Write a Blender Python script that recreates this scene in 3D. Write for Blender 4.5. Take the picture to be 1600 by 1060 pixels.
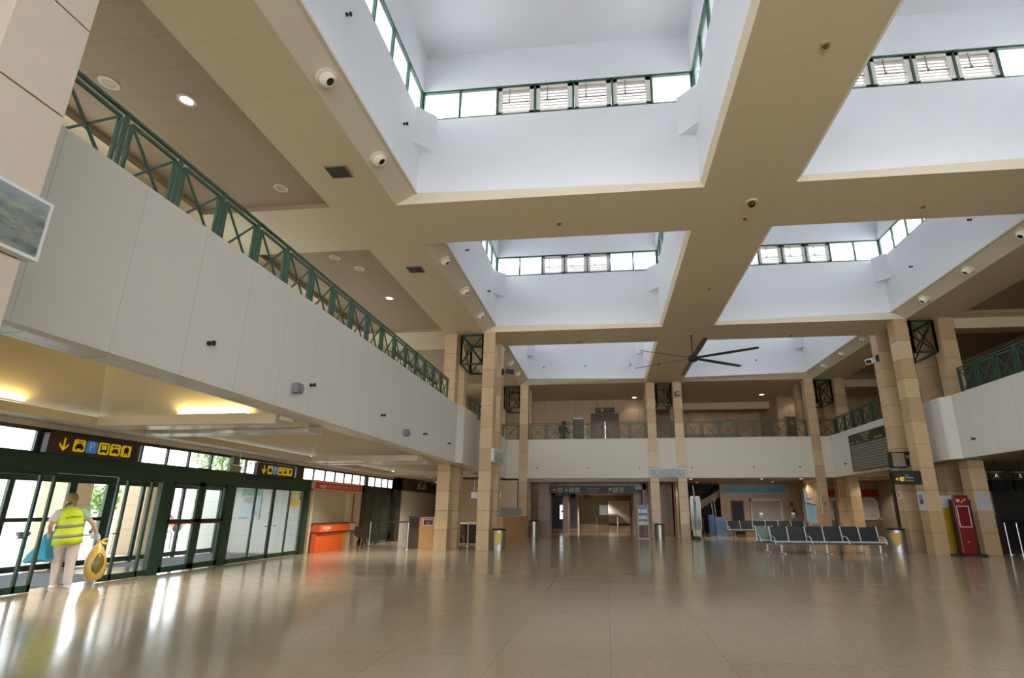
import bpy, bmesh, math, random
from mathutils import Vector, Matrix
random.seed(7)
for o in list(bpy.data.objects): bpy.data.objects.remove(o)
SC = bpy.context.scene
COL = SC.collection
PI = math.pi

# ---------------------------------------------------------------- camera, sky, exposure
def S(h):
    h = h.lstrip('#'); v = [int(h[i:i+2], 16)/255 for i in (0, 2, 4)]
    return tuple(c/12.92 if c <= .04045 else ((c+.055)/1.055)**2.4 for c in v)
YAW, PITCH, ROLL, FPX = -.1010, .2648, .0018, 798.02
f = Vector((math.sin(YAW)*math.cos(PITCH), math.cos(YAW)*math.cos(PITCH), math.sin(PITCH)))
r = Vector((math.cos(YAW), -math.sin(YAW), 0)); u = r.cross(f)
c_, s_ = math.cos(ROLL), math.sin(ROLL)
r, u = c_*r+s_*u, -s_*r+c_*u
cam = bpy.data.objects.new('camera', bpy.data.cameras.new('camera')); COL.objects.link(cam)
cam.matrix_world = Matrix(((r.x, u.x, -f.x, 0), (r.y, u.y, -f.y, 0), (r.z, u.z, -f.z, 1.5), (0, 0, 0, 1)))
cam.data.sensor_width = 36; cam.data.lens = FPX/1600*36
cam.data.shift_x = -64.93/1600; cam.data.shift_y = 51.66/1600
cam.data.clip_start = .05; cam.data.clip_end = 400
SC.camera = cam
W = bpy.data.worlds.new('world'); SC.world = W; W.use_nodes = True
nt = W.node_tree; nt.nodes.clear()
wo = nt.nodes.new('ShaderNodeOutputWorld'); wb = nt.nodes.new('ShaderNodeBackground')
tc = nt.nodes.new('ShaderNodeTexCoord'); sx = nt.nodes.new('ShaderNodeSeparateXYZ'); cr = nt.nodes.new('ShaderNodeValToRGB')
nt.links.new(tc.outputs['Generated'], sx.inputs[0]); nt.links.new(sx.outputs['Z'], cr.inputs[0])
cr.color_ramp.elements[0].position = 0; cr.color_ramp.elements[0].color = (1.3, 1.34, 1.4, 1)
ke = cr.color_ramp.elements.new(.35); ke.color = (.94, .97, 1, 1)
cr.color_ramp.elements[1].position = .75; cr.color_ramp.elements[1].color = (.68, .82, 1, 1)
nt.links.new(cr.outputs[0], wb.inputs[0]); wb.inputs[1].default_value = 10
nt.links.new(wb.outputs[0], wo.inputs[0])
SUN = bpy.data.objects.new('sun', bpy.data.lights.new('sun', 'SUN')); COL.objects.link(SUN)
SUN.data.energy = 32; SUN.data.angle = .02; SUN.data.color = (1, .96, .9)
SUN.rotation_euler = Vector((-.20, -.22, -.95)).to_track_quat('-Z', 'Y').to_euler()
SC.view_settings.view_transform = 'Standard'; SC.view_settings.look = 'None'
SC.view_settings.exposure = -.92; SC.view_settings.gamma = 1.0; SC.view_settings.use_curve_mapping = False
SC.cycles.max_bounces = 10; SC.cycles.diffuse_bounces = 7; SC.cycles.glossy_bounces = 4
SC.cycles.transparent_max_bounces = 16; SC.cycles.transmission_bounces = 4
SC.cycles.sample_clamp_indirect = 6; SC.cycles.caustics_reflective = False; SC.cycles.caustics_refractive = False
SC.cycles.use_denoising = True
try: SC.cycles.denoiser = 'OPENIMAGEDENOISE'
except Exception: pass
def portal(x, y, z, rx, ry, rz, sx_, sy_):
    l = bpy.data.lights.new('sky_portal', 'AREA'); l.shape = 'RECTANGLE'; l.size = sx_; l.size_y = sy_
    l.cycles.is_portal = True
    o = bpy.data.objects.new('sky_portal', l); COL.objects.link(o); o.location = (x, y, z); o.rotation_euler = (rx, ry, rz)

# ---------------------------------------------------------------- materials
MATS = {}
def mat(name, col, rough=.6, metal=0, spec=.5, noise=0, nscale=3, bump=0, bscale=40, emit=None, estr=0, coat=0):
    if name in MATS: return MATS[name]
    m = bpy.data.materials.new(name); m.use_nodes = True; MATS[name] = m
    n = m.node_tree; b = n.nodes['Principled BSDF']
    col = S(col) if isinstance(col, str) else col
    b.inputs['Base Color'].default_value = (*col, 1); b.inputs['Roughness'].default_value = rough
    b.inputs['Metallic'].default_value = metal; b.inputs['Specular IOR Level'].default_value = spec
    if coat: b.inputs['Coat Weight'].default_value = coat
    t = n.nodes.new('ShaderNodeTexCoord')
    if noise:
        x = n.nodes.new('ShaderNodeTexNoise'); x.inputs['Scale'].default_value = nscale; x.inputs['Detail'].default_value = 5
        n.links.new(t.outputs['Object'], x.inputs['Vector'])
        k = n.nodes.new('ShaderNodeMix'); k.data_type = 'RGBA'; k.blend_type = 'MIX'
        k.inputs[6].default_value = (*[c*(1-noise) for c in col], 1); k.inputs[7].default_value = (*[min(1, c*(1+noise)) for c in col], 1)
        n.links.new(x.outputs['Fac'], k.inputs[0]); n.links.new(k.outputs[2], b.inputs['Base Color'])
    if bump:
        x = n.nodes.new('ShaderNodeTexNoise'); x.inputs['Scale'].default_value = bscale
        n.links.new(t.outputs['Object'], x.inputs['Vector'])
        p = n.nodes.new('ShaderNodeBump'); p.inputs['Strength'].default_value = bump; p.inputs['Distance'].default_value = .01
        n.links.new(x.outputs['Fac'], p.inputs['Height']); n.links.new(p.outputs[0], b.inputs['Normal'])
    if emit:
        b.inputs['Emission Color'].default_value = (*(S(emit) if isinstance(emit, str) else emit), 1); b.inputs['Emission Strength'].default_value = estr
    return m
def glass(name, tint=(1, 1, 1), k=.12, rough=0):
    m = bpy.data.materials.new(name); m.use_nodes = True; MATS[name] = m; n = m.node_tree; n.nodes.clear()
    o = n.nodes.new('ShaderNodeOutputMaterial'); t = n.nodes.new('ShaderNodeBsdfTransparent'); g = n.nodes.new('ShaderNodeBsdfGlossy')
    t.inputs[0].default_value = (*tint, 1); g.inputs['Roughness'].default_value = rough
    lw = n.nodes.new('ShaderNodeLayerWeight'); pw = n.nodes.new('ShaderNodeMath'); pw.operation = 'POWER'; pw.inputs[1].default_value = 4
    ma = n.nodes.new('ShaderNodeMath'); ma.operation = 'MULTIPLY_ADD'; ma.inputs[1].default_value = .9; ma.inputs[2].default_value = .035
    lw.inputs[0].default_value = .5; n.links.new(lw.outputs['Facing'], pw.inputs[0]); n.links.new(pw.outputs[0], ma.inputs[0])
    mx = n.nodes.new('ShaderNodeMixShader'); n.links.new(ma.outputs[0], mx.inputs[0])
    n.links.new(t.outputs[0], mx.inputs[1]); n.links.new(g.outputs[0], mx.inputs[2]); n.links.new(mx.outputs[0], o.inputs[0]); return m
def stone(name, c1, c2, cj, rough=.35, joints=None, bw=.9, bh=.83, axis='x', coat=0):
    """limestone; joints=True adds a brick pattern of course lines in the surface"""
    m = bpy.data.materials.new(name); m.use_nodes = True; MATS[name] = m; n = m.node_tree; b = n.nodes['Principled BSDF']
    t = n.nodes.new('ShaderNodeTexCoord'); x = n.nodes.new('ShaderNodeTexNoise'); x.inputs['Scale'].default_value = 2.2; x.inputs['Detail'].default_value = 8
    x.inputs['Roughness'].default_value = .62; x.inputs['Distortion'].default_value = .6
    n.links.new(t.outputs['Object'], x.inputs['Vector'])
    k = n.nodes.new('ShaderNodeMix'); k.data_type = 'RGBA'
    k.inputs[6].default_value = (*S(c1), 1); k.inputs[7].default_value = (*S(c2), 1); n.links.new(x.outputs['Fac'], k.inputs[0])
    out = k.outputs[2]
    hs = n.nodes.new('ShaderNodeHueSaturation'); hs.inputs['Saturation'].default_value = .85; n.links.new(out, hs.inputs['Color']); out = hs.outputs[0]
    if joints:
        sp = n.nodes.new('ShaderNodeSeparateXYZ'); n.links.new(t.outputs['Object'], sp.inputs[0])
        ad = n.nodes.new('ShaderNodeMath'); ad.operation = 'ADD'; n.links.new(sp.outputs[0], ad.inputs[0]); n.links.new(sp.outputs[1], ad.inputs[1])
        cb = n.nodes.new('ShaderNodeCombineXYZ'); n.links.new(ad.outputs[0], cb.inputs[0]); n.links.new(sp.outputs[2], cb.inputs[1])
        br = n.nodes.new('ShaderNodeTexBrick'); br.offset = 0; br.inputs['Scale'].default_value = 1; br.inputs['Mortar Size'].default_value = .008
        br.inputs['Brick Width'].default_value = bw; br.inputs['Row Height'].default_value = bh; n.links.new(cb.outputs[0], br.inputs['Vector'])
        k3 = n.nodes.new('ShaderNodeMix'); k3.data_type = 'RGBA'; n.links.new(br.outputs['Fac'], k3.inputs[0]); n.links.new(out, k3.inputs[6]); k3.inputs[7].default_value = (*S(cj), 1)
        out = k3.outputs[2]
    n.links.new(out, b.inputs['Base Color']); b.inputs['Roughness'].default_value = rough
    if coat: b.inputs['Coat Weight'].default_value = coat
    return m
def panelled(name, col, cj, bw, bh, rough=.5, ax=(0, 2), ms=.006, spec=.5, noise=.03, bump=0, metal=0):
    """painted panels with thin joints; ax picks which object axes carry the pattern"""
    m = bpy.data.materials.new(name); m.use_nodes = True; MATS[name] = m; n = m.node_tree; b = n.nodes['Principled BSDF']
    t = n.nodes.new('ShaderNodeTexCoord'); sp = n.nodes.new('ShaderNodeSeparateXYZ'); n.links.new(t.outputs['Object'], sp.inputs[0])
    cb = n.nodes.new('ShaderNodeCombineXYZ'); n.links.new(sp.outputs[ax[0]], cb.inputs[0]); n.links.new(sp.outputs[ax[1]], cb.inputs[1])
    br = n.nodes.new('ShaderNodeTexBrick'); br.offset = 0; br.inputs['Scale'].default_value = 1; br.inputs['Mortar Size'].default_value = ms; br.inputs['Mortar Smooth'].default_value = .2
    br.inputs['Brick Width'].default_value = bw; br.inputs['Row Height'].default_value = bh; n.links.new(cb.outputs[0], br.inputs['Vector'])
    c = S(col)
    br.inputs['Color1'].default_value = (*[v*(1-noise) for v in c], 1); br.inputs['Color2'].default_value = (*[min(1, v*(1+noise)) for v in c], 1); br.inputs['Mortar'].default_value = (*S(cj), 1)
    n.links.new(br.outputs['Color'], b.inputs['Base Color']); b.inputs['Roughness'].default_value = rough; b.inputs['Specular IOR Level'].default_value = spec
    b.inputs['Metallic'].default_value = metal
    return m

M_WHITE = mat('white_plaster', '#ebecf0', .7, noise=.02)
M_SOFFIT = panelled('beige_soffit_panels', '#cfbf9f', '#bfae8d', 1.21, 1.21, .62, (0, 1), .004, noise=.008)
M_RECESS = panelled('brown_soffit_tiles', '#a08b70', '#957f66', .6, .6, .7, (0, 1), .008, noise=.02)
M_BEVEL = mat('bevel_lit_beige', '#ddd0b8', .6)  # lighter than the soffit: light on the bevels is put into the colour
M_STRIP = mat('spot_strip_cream', '#ddd3c0', .6)
M_FASC = panelled('fascia_panels', '#d3d0c8', '#bfbbb2', 1.05, 50, .5, (1, 2), .007, noise=.006)
M_FASX = panelled('fascia_panels_front', '#d6cfbf', '#c6beae', 50, 50, .5, (0, 2), .004, noise=.0)
M_STONE = stone('limestone', '#b89461', '#c8a774', '#8a6c4c', .35)
M_STONE2 = stone('limestone_dark_block', '#aa8757', '#bb9968', '#8a6c4c', .35)
M_STONE3 = stone('limestone_light_block', '#c19f6d', '#d0b181', '#8a6c4c', .35)
M_STONEP = stone('pale_limestone', '#c3b19d', '#d3c3b0', '#8a6c4c', .35)
M_JOINT = mat('stone_joint', '#86694b', .8)
M_STWALL = stone('limestone_wall', '#b08e64', '#c3a379', '#8a6d47', .4, True, 1.1, .83)
M_STDARK = stone('brown_marble', '#73583a', '#92724c', '#4d3a22', .3, True, 1.2, .83)
M_GREEN = mat('dark_green_paint', '#284c39', .4, noise=.1, nscale=8)
M_GREEND = mat('door_green_paint', '#1d3a2b', .38, noise=.08)
M_BLK = mat('black_plastic', '#17181a', .45)
M_DK = mat('dark_brown_panel', '#39302a', .5)
M_STEEL = mat('brushed_steel', '#b9b9b6', .28, 1)
M_ALU = mat('white_aluminium', '#d8d8d8', .35, .3)
M_GLASS = glass('clear_glass', (.98, 1, .99))
M_GLASSG = glass('green_edge_glass', (.965, .985, .975))
M_GLOSS = panelled('glossy_metal_ceiling', '#c4c2bc', '#8f8f8c', .9, .9, .3, (0, 1), .012, metal=.15)
M_CREAM = mat('cove_cream', '#cfc6ae', .6)
M_CREAML = mat('lip_cream', '#cfc4a8', .55)

# ---------------------------------------------------------------- mesh builder
class MB:
    def __init__(s, off=(0, 0, 0)):
        s.v = []; s.f = []; s.m = []; s.off = off
    def add(s, vs, fs, mi=0):
        n = len(s.v); s.v += [tuple(v) for v in vs]; s.f += [tuple(i+n for i in q) for q in fs]; s.m += [mi]*len(fs); return s
    def quad(s, a, b, c, d, mi=0): return s.add([a, b, c, d], [(0, 1, 2, 3)], mi)
    def box(s, x0, x1, y0, y1, z0, z1, mi=0):
        return s.add([(x0, y0, z0), (x1, y0, z0), (x1, y1, z0), (x0, y1, z0), (x0, y0, z1), (x1, y0, z1), (x1, y1, z1), (x0, y1, z1)],
                     [(3, 2, 1, 0), (4, 5, 6, 7), (0, 1, 5, 4), (1, 2, 6, 5), (2, 3, 7, 6), (3, 0, 4, 7)], mi)
    def bar(s, p, q, w, h=None, up=(0, 0, 1), mi=0):
        p, q = Vector(p), Vector(q); h = h or w; d = (q-p).normalized(); up = Vector(up)
        if abs(d.dot(up)) > .98: up = Vector((0, 1, 0))
        a = d.cross(up).normalized()*w/2; b = a.cross(d).normalized()*h/2
        vs = [p-a-b, p+a-b, p+a+b, p-a+b, q-a-b, q+a-b, q+a+b, q-a+b]
        return s.add(vs, [(3, 2, 1, 0), (4, 5, 6, 7), (0, 1, 5, 4), (1, 2, 6, 5), (2, 3, 7, 6), (3, 0, 4, 7)], mi)
    def tube(s, pts, rr, n=8, mi=0):
        pts = [Vector(p) for p in pts]; R = rr if isinstance(rr, (list, tuple)) else [rr]*len(pts); vs = []; fs = []; pa = None
        for i, p in enumerate(pts):
            d = (pts[min(i+1, len(pts)-1)]-pts[max(i-1, 0)]).normalized()
            if pa is None: pa = d.orthogonal().normalized()
            pa = (pa-d*pa.dot(d)).normalized(); pb = d.cross(pa)
            vs += [p+(pa*math.cos(2*PI*k/n)+pb*math.sin(2*PI*k/n))*R[i] for k in range(n)]
        for i in range(len(pts)-1):
            for k in range(n): fs.append((i*n+k, i*n+(k+1) % n, (i+1)*n+(k+1) % n, (i+1)*n+k))
        fs += [tuple(reversed(range(n))), tuple((len(pts)-1)*n+k for k in range(n))]
        return s.add(vs, fs, mi)
    def rings(s, rings, mi=0, cap=True, close=True):
        """loft through lists of equally many points"""
        n = len(rings[0]); vs = [p for r_ in rings for p in r_]; fs = []
        for i in range(len(rings)-1):
            for k in range(n if close else n-1): fs.append((i*n+k, i*n+(k+1) % n, (i+1)*n+(k+1) % n, (i+1)*n+k))
        if cap: fs += [tuple(reversed(range(n))), tuple((len(rings)-1)*n+k for k in range(n))]
        return s.add(vs, fs, mi)
    def lathe(s, prof, c=(0, 0, 0), n=20, ax=(0, 0, 1), mi=0, cap=True):
        c = Vector(c); ax = Vector(ax).normalized(); a = ax.orthogonal().normalized(); b = ax.cross(a)
        return s.rings([[c+ax*z+(a*math.cos(2*PI*k/n)+b*math.sin(2*PI*k/n))*max(r_, 1e-4) for k in range(n)] for r_, z in prof], mi, cap)
    def ell(s, c, rx, ry, rz, nu=14, nv=9, mi=0):
        rg = []
        for i in range(nv+1):
            t = PI*(i/nv); t = min(max(t, .02), PI-.02)
            rg.append([(c[0]+rx*math.sin(t)*math.cos(2*PI*k/nu), c[1]+ry*math.sin(t)*math.sin(2*PI*k/nu), c[2]-rz*math.cos(t)) for k in range(nu)])
        return s.rings(rg, mi)
    def prism(s, poly, fn, a, b, mi=0):
        """poly: 2-D points; fn(u, v, w) -> 3-D; extruded from w=a to w=b"""
        n = len(poly); vs = [fn(p[0], p[1], a) for p in poly]+[fn(p[0], p[1], b) for p in poly]
        fs = [tuple(reversed(range(n))), tuple(range(n, 2*n))]+[(k, (k+1) % n, n+(k+1) % n, n+k) for k in range(n)]
        return s.add(vs, fs, mi)
    def build(s, name, mats, parent=None, smooth=False, label=None, kind=None, bevel=0, fix=True):
        me = bpy.data.meshes.new(name); ox, oy, oz = s.off
        me.from_pydata([(x-ox, y-oy, z-oz) for x, y, z in s.v], [], s.f)
        if not isinstance(mats, (list, tuple)): mats = [mats]
        for m in mats: me.materials.append(m)
        for p, mi in zip(me.polygons, s.m): p.material_index = mi; p.use_smooth = smooth
        if fix:
            bm = bmesh.new(); bm.from_mesh(me); bmesh.ops.recalc_face_normals(bm, faces=bm.faces); bm.to_mesh(me); bm.free()
        me.update()
        if smooth:
            try: me.set_sharp_from_angle(angle=math.radians(40))
            except Exception: pass
        o = bpy.data.objects.new(name, me); COL.objects.link(o)
        if parent: o.parent = parent
        else: o.location = s.off
        if bevel:
            bv = o.modifiers.new('bevel', 'BEVEL'); bv.width = bevel; bv.segments = 2; bv.limit_method = 'ANGLE'
        if label: o['label'] = label
        if kind: o['kind'] = kind
        return o
def thing(name, label, cat, loc=(0, 0, 0), rz=0, group=None):
    o = bpy.data.objects.new(name, None); COL.objects.link(o); o.location = loc; o.rotation_euler = (0, 0, rz)
    o.empty_display_size = .1; o['label'] = label; o['category'] = cat
    if group: o['group'] = group
    return o
def tag(o, label, cat, group=None):
    o['label'] = label; o['category'] = cat
    if group: o['group'] = group
    return o
def struct(o, label=None, cat=None):
    o['kind'] = 'structure'
    if label: o['label'] = label
    if cat: o['category'] = cat
    return o
def dup(root, loc, rz=None, label=None, group=None):
    r_ = root.copy(); COL.objects.link(r_); r_.location = loc
    if rz is not None: r_.rotation_euler = (0, 0, rz)
    if label: r_['label'] = label
    if group: r_['group'] = group
    for ch in list(root.children):
        c = ch.copy(); COL.objects.link(c); c.parent = r_
        for g in list(ch.children):
            d = g.copy(); COL.objects.link(d); d.parent = c
    return r_
_tdg = None
def text(body, size, loc, fn, m, parent, name='lettering', ext=.003, align='CENTER', sx=1.0):
    """flat lettering as mesh; fn(u, v, w) maps text plane (right, up, out) to parent-local space, loc = (u, v, w)"""
    cu = bpy.data.curves.new('t', 'FONT'); cu.body = body; cu.size = size; cu.align_x = align; cu.align_y = 'CENTER'; cu.extrude = 0; cu.resolution_u = 2
    o = bpy.data.objects.new('t', cu); COL.objects.link(o)
    dg = bpy.context.evaluated_depsgraph_get(); me = bpy.data.meshes.new_from_object(o.evaluated_get(dg))
    bpy.data.objects.remove(o)
    bm = bmesh.new(); bm.from_mesh(me)
    ge = bmesh.ops.extrude_face_region(bm, geom=list(bm.faces))
    for v in [g for g in ge['geom'] if isinstance(g, bmesh.types.BMVert)]: v.co.z += ext
    for v in bm.verts: v.co = Vector(fn(loc[0]+v.co.x*sx, loc[1]+v.co.y, loc[2]+v.co.z))
    bmesh.ops.recalc_face_normals(bm, faces=bm.faces)
    bm.to_mesh(me); bm.free(); me.materials.clear(); me.materials.append(m)
    t = bpy.data.objects.new(name, me); COL.objects.link(t); t.parent = parent
    return t
# ================================================================= STRUCTURE
ZC = 8.925
XW = [(-5.108, 2.49), (4.585, 12.09)]                  # well openings, lower edges
YW = [(-6.4, 1.27), (3.22, 10.866), (12.823, 20.467), (22.41, 30.15)]
YFAR = [0, 0, 0, .42]                                   # the last row has a wide sloping strip at its far side
ZS = [(11.40, 12.33, 13.5), (11.40, 12.33, 13.5), (11.53, 12.48, 13.6), (11.6, 12.55, 13.7)]
# --- ceiling (beams, mezzanine ceiling)
cl = MB()
def holes(mb, xs, ys, skip, z, mi=0, up=None):
    for i in range(len(xs)-1):
        for j in range(len(ys)-1):
            if (i, j) in skip: continue
            mb.quad((xs[i], ys[j], z), (xs[i+1], ys[j], z), (xs[i+1], ys[j+1], z), (xs[i], ys[j+1], z), mi)
REC = [(-10.3, -6.8)]
RY = [(-6.0, 1.0), (3.45, 10.8), (12.98, 20.14), (22.6, 29.6)]
xs = [-10.95, -10.3, -6.8, -5.108, 2.49, 4.585, 12.09, 13.9, 18.6, 20]
ys = [-8.4, -6.4, -6.0, 1.0, 1.27, 3.22, 3.45, 10.8, 10.866, 12.823, 12.98, 20.14, 20.467, 22.41, 22.6, 29.6, 30.15, 42]
skip = set()
for j in range(len(ys)-1):
    mid = (ys[j]+ys[j+1])/2
    if any(a < mid < b for a, b in YW): skip |= {(3, j), (5, j)}
    if any(a < mid < b for a, b in RY): skip |= {(1, j), (7, j)}
holes(cl, xs, ys, skip, ZC)
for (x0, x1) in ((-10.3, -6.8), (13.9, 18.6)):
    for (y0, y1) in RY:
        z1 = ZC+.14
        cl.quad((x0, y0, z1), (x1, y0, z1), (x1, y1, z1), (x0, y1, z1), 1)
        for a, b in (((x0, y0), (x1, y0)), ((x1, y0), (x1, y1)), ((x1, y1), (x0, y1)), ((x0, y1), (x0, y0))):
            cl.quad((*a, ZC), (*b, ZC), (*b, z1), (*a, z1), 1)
WELL = []
for ix, (x0, x1) in enumerate(XW):
    for iy, (y0, y1) in enumerate(YW):
        lx0, lx1 = (x0+.508, x1-.09) if ix == 0 else (x0+.15, x1-.54)
        zl0, zl1 = (9.22, 9.08) if ix == 0 else (9.08, 9.22)
        ly0, ly1 = y0+.1, y1-.02-YFAR[iy]
        zn, zf = 9.08, (9.08 if YFAR[iy] == 0 else 9.12)
        WELL.append((lx0, lx1, ly0, ly1, zl0, zl1, zf, iy, ix))
        A, B, C_, D_ = (x0, y0), (x1, y0), (x1, y1), (x0, y1)
        a, b, c, d = (lx0, ly0), (lx1, ly0), (lx1, ly1), (lx0, ly1)
        cl.quad((*A, ZC), (*D_, ZC), (*d, zl0), (*a, zl0), 3 if ix == 0 else 2)
        cl.quad((*B, ZC), (*C_, ZC), (*c, zl1), (*b, zl1), 2 if ix == 0 else 3)
        cl.quad((*D_, ZC), (*C_, ZC), (*c, zl1), (*d, zl0), 2)
        cl.quad((*A, ZC), (*B, ZC), (*b, zl1), (*a, zl0), 2)
struct(cl.build('ceiling', [M_SOFFIT, M_RECESS, M_BEVEL, M_STRIP], fix=False), 'beige beam grid ceiling around white skylight wells', 'ceiling')
# panel joints across the beams are in the material; roof deck between the lanterns
rd = MB()
rx = [-14, -4.75, 2.55, 4.6, 11.7, 20]; ry = [-9]+[v for w_ in [(y0-.05, y1+.05) for y0, y1 in YW] for v in w_]+[43]
sk = {(i, j) for i in (1, 3) for j in (1, 3, 5, 7)}
for i in range(5):
    for j in range(len(ry)-1):
        if (i, j) in sk: continue
        rd.box(rx[i], rx[i+1], ry[j], ry[j+1], 10.9, 11.1)
struct(rd.build('roof_deck', M_WHITE), 'white roof deck between the lanterns', 'roof')
# --- skylight wells
wn = 0
def ribbon(name, P, Q, z0, z1, n, kinds, out, label):
    """window ribbon from P to Q (plan points), n bays; kinds[i] in 'p' pane or 'l' louver; out = outward unit (plan)"""
    global wn
    wn += 1
    P, Q, out = Vector((*P, 0)), Vector((*Q, 0)), Vector((*out, 0)); d = (Q-P)/n if n else Q-P; dn = d.normalized()
    root = bpy.data.objects.new('window_%d' % wn, None); COL.objects.link(root); root.location = P+Vector((0, 0, z0)); struct(root, label, 'window')
    fm = MB((P.x, P.y, z0)); w = .05
    fm.bar(P+Vector((0, 0, z0+.025)), Q+Vector((0, 0, z0+.025)), .07, w); fm.bar(P+Vector((0, 0, z1-.025)), Q+Vector((0, 0, z1-.025)), .07, w)
    for i in range(n+1): fm.bar(P+d*i+Vector((0, 0, z0)), P+d*i+Vector((0, 0, z1)), w, .07, up=(dn.y, -dn.x, 0))
    fm.build('window_frame', M_GREEN, root)
    for i in range(n):
        a, b = P+d*i+dn*.03, P+d*(i+1)-dn*.03; Z = lambda v, z: Vector((v.x, v.y, z))
        if kinds[i] == 'p':
            g = MB((P.x, P.y, z0)); g.bar(Z(a, (z0+z1)/2)+out*.02, Z(b, (z0+z1)/2)+out*.02, .012, z1-z0-.1); g.build('pane', M_GLASS, root)
        else:
            lf = MB((P.x, P.y, z0)); zz0, zz1 = z0+.05, z1-.05; t = .09
            for q in ((zz0+t/2, t*.6), (zz1-t/2, t)): lf.bar(Z(a, q[0])+out*.04, Z(b, q[0])+out*.04, .1, q[1])
            lf.bar(Z(a+dn*.05, zz0)+out*.04, Z(a+dn*.05, zz1)+out*.04, .1, .1, up=(dn.y, -dn.x, 0)); lf.bar(Z(b-dn*.06, zz0)+out*.04, Z(b-dn*.06, zz1)+out*.04, .12, .1, up=(dn.y, -dn.x, 0))
            fo = lf.build('louver_frame', mat('louver_cream', '#e3ded6', .5), root)
            sl = MB((P.x, P.y, z0)); nn = 7; hz = (zz1-zz0-.2)/nn
            for k in range(nn):
                z = zz0+.1+hz*(k+.5); sl.bar(Z(a+dn*.1, z)+out*.05, Z(b-dn*.12, z)+out*.05, .1, .016, up=(out*-.5+Vector((0, 0, .87))))
            sl.build('louver_slats', mat('louver_slat', '#cbbfb4', .5), fo)
            rod = MB((P.x, P.y, z0)); m_ = a+dn*.3
            rod.bar(Z(m_, zz0+.35)-out*.03, Z(m_, zz1-.06)-out*.03, .02); rod.bar(Z(a+dn*.12, zz0+.33)-out*.03, Z(b-dn*.12, zz0+.33)-out*.03, .016)
            rod.box(*(sorted((m_.x-out.x*.05-.02, m_.x-out.x*.05+.02))), *(sorted((m_.y-out.y*.05-.02, m_.y-out.y*.05+.02))), zz0+.3, zz0+.37)
            rod.build('opening_rod', mat('rod_grey', '#8d8780', .4, .5), fo)
for (x0, x1, y0, y1, zl0, zl1, zf, iy, ix) in WELL:
    zs, zt, zc = ZS[iy]; T = .14
    wl = MB()
    for (za0, zb, zc_, zd) in ((None, zs, None, None),):
        # four wall slabs below the ribbon
        wl.box(x0-T, x0, y0-T, y1+T, zl0-.0, zs); wl.box(x1, x1+T, y0-T, y1+T, zl1-.0, zs)
        for (ya, yb) in ((y0-T, y0), (y1, y1+T)):
            wl.add([(x0, ya, zl0), (x1, ya, zl1), (x1, yb, zl1), (x0, yb, zl0), (x0, ya, zs), (x1, ya, zs), (x1, yb, zs), (x0, yb, zs)],
                   [(3, 2, 1, 0), (4, 5, 6, 7), (0, 1, 5, 4), (1, 2, 6, 5), (2, 3, 7, 6), (3, 0, 4, 7)])
    # upper walls and lid
    wl.box(x0-T, x0, y0-T, y1+T, zt, zc); wl.box(x1, x1+T, y0-T, y1+T, zt, zc)
    wl.box(x0, x1, y0-T, y0, zt, zc); wl.box(x0, x1, y1, y1+T, zt, zc); wl.box(x0-T, x1+T, y0-T, y1+T, zc, zc+.15)
    # sun eaves just above the ribbon, outside
    for q in ((x0-T-.5, x0-T, y0-T-.5, y1+T+.5), (x1+T, x1+T+.5, y0-T-.5, y1+T+.5), (x0-T, x1+T, y0-T-.5, y0-T), (x0-T, x1+T, y1+T, y1+T+.5)): wl.box(*q, zt+.06, zt+.16)
    # corner buttresses (triangular)
    L = .42; zb = zs-.98
    for (cx, cy, sx_, sy_) in ((x0, y0, 1, 1), (x1, y0, -1, 1), (x1, y1, -1, -1), (x0, y1, 1, -1)):
        wl.prism([(cx, cy), (cx+L*sx_, cy), (cx, cy+L*sy_)], lambda u_, v_, w_: (u_, v_, w_), zb, zs+.1)
    struct(wl.build('skylight_well', M_WHITE), 'white plaster skylight well in the beam grid', 'skylight')
    # thin grey trim line on the spot-strip side
    tr = MB()
    if ix == 0: tr.box(x0-.05, x0+.03, y0, y1, zl0-.03, zl0+.03)
    else: tr.box(x1-.03, x1+.05, y0, y1, zl1-.03, zl1+.03)
    struct(tr.build('trim_%d' % (iy+ix*4+1), M_STRIP), 'slim cream trim along the skylight edge', 'trim')
    nx = 7; pat = {1: 'ppllllp', 0: 'ppllllp', 2: 'pplllpp', 3: 'pplllpp'}[iy] if ix == 0 else {1: 'pllllpp', 0: 'pllllpp', 2: 'pplllpp', 3: 'pplllpp'}[iy]
    side = ['left', 'right'][ix]
    ribbon('w', (x0, y1+.05), (x1, y1+.05), zs, zt, nx, pat, (0, 1), 'green framed clerestory with louvers, far side of skylight')
    ribbon('w', (x0, y0-.05), (x1, y0-.05), zs, zt, nx, 'ppppppp', (0, -1), 'green framed clerestory, near side of skylight')
    ribbon('w', (x0-.05, y0), (x0-.05, y1), zs, zt, 8, 'pppppppp', (-1, 0), 'green framed clerestory on left side of skylight')
    ribbon('w', (x1+.05, y0), (x1+.05, y1), zs, zt, 8, 'pppppppp', (1, 0), 'green framed clerestory on right side of skylight')

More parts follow.
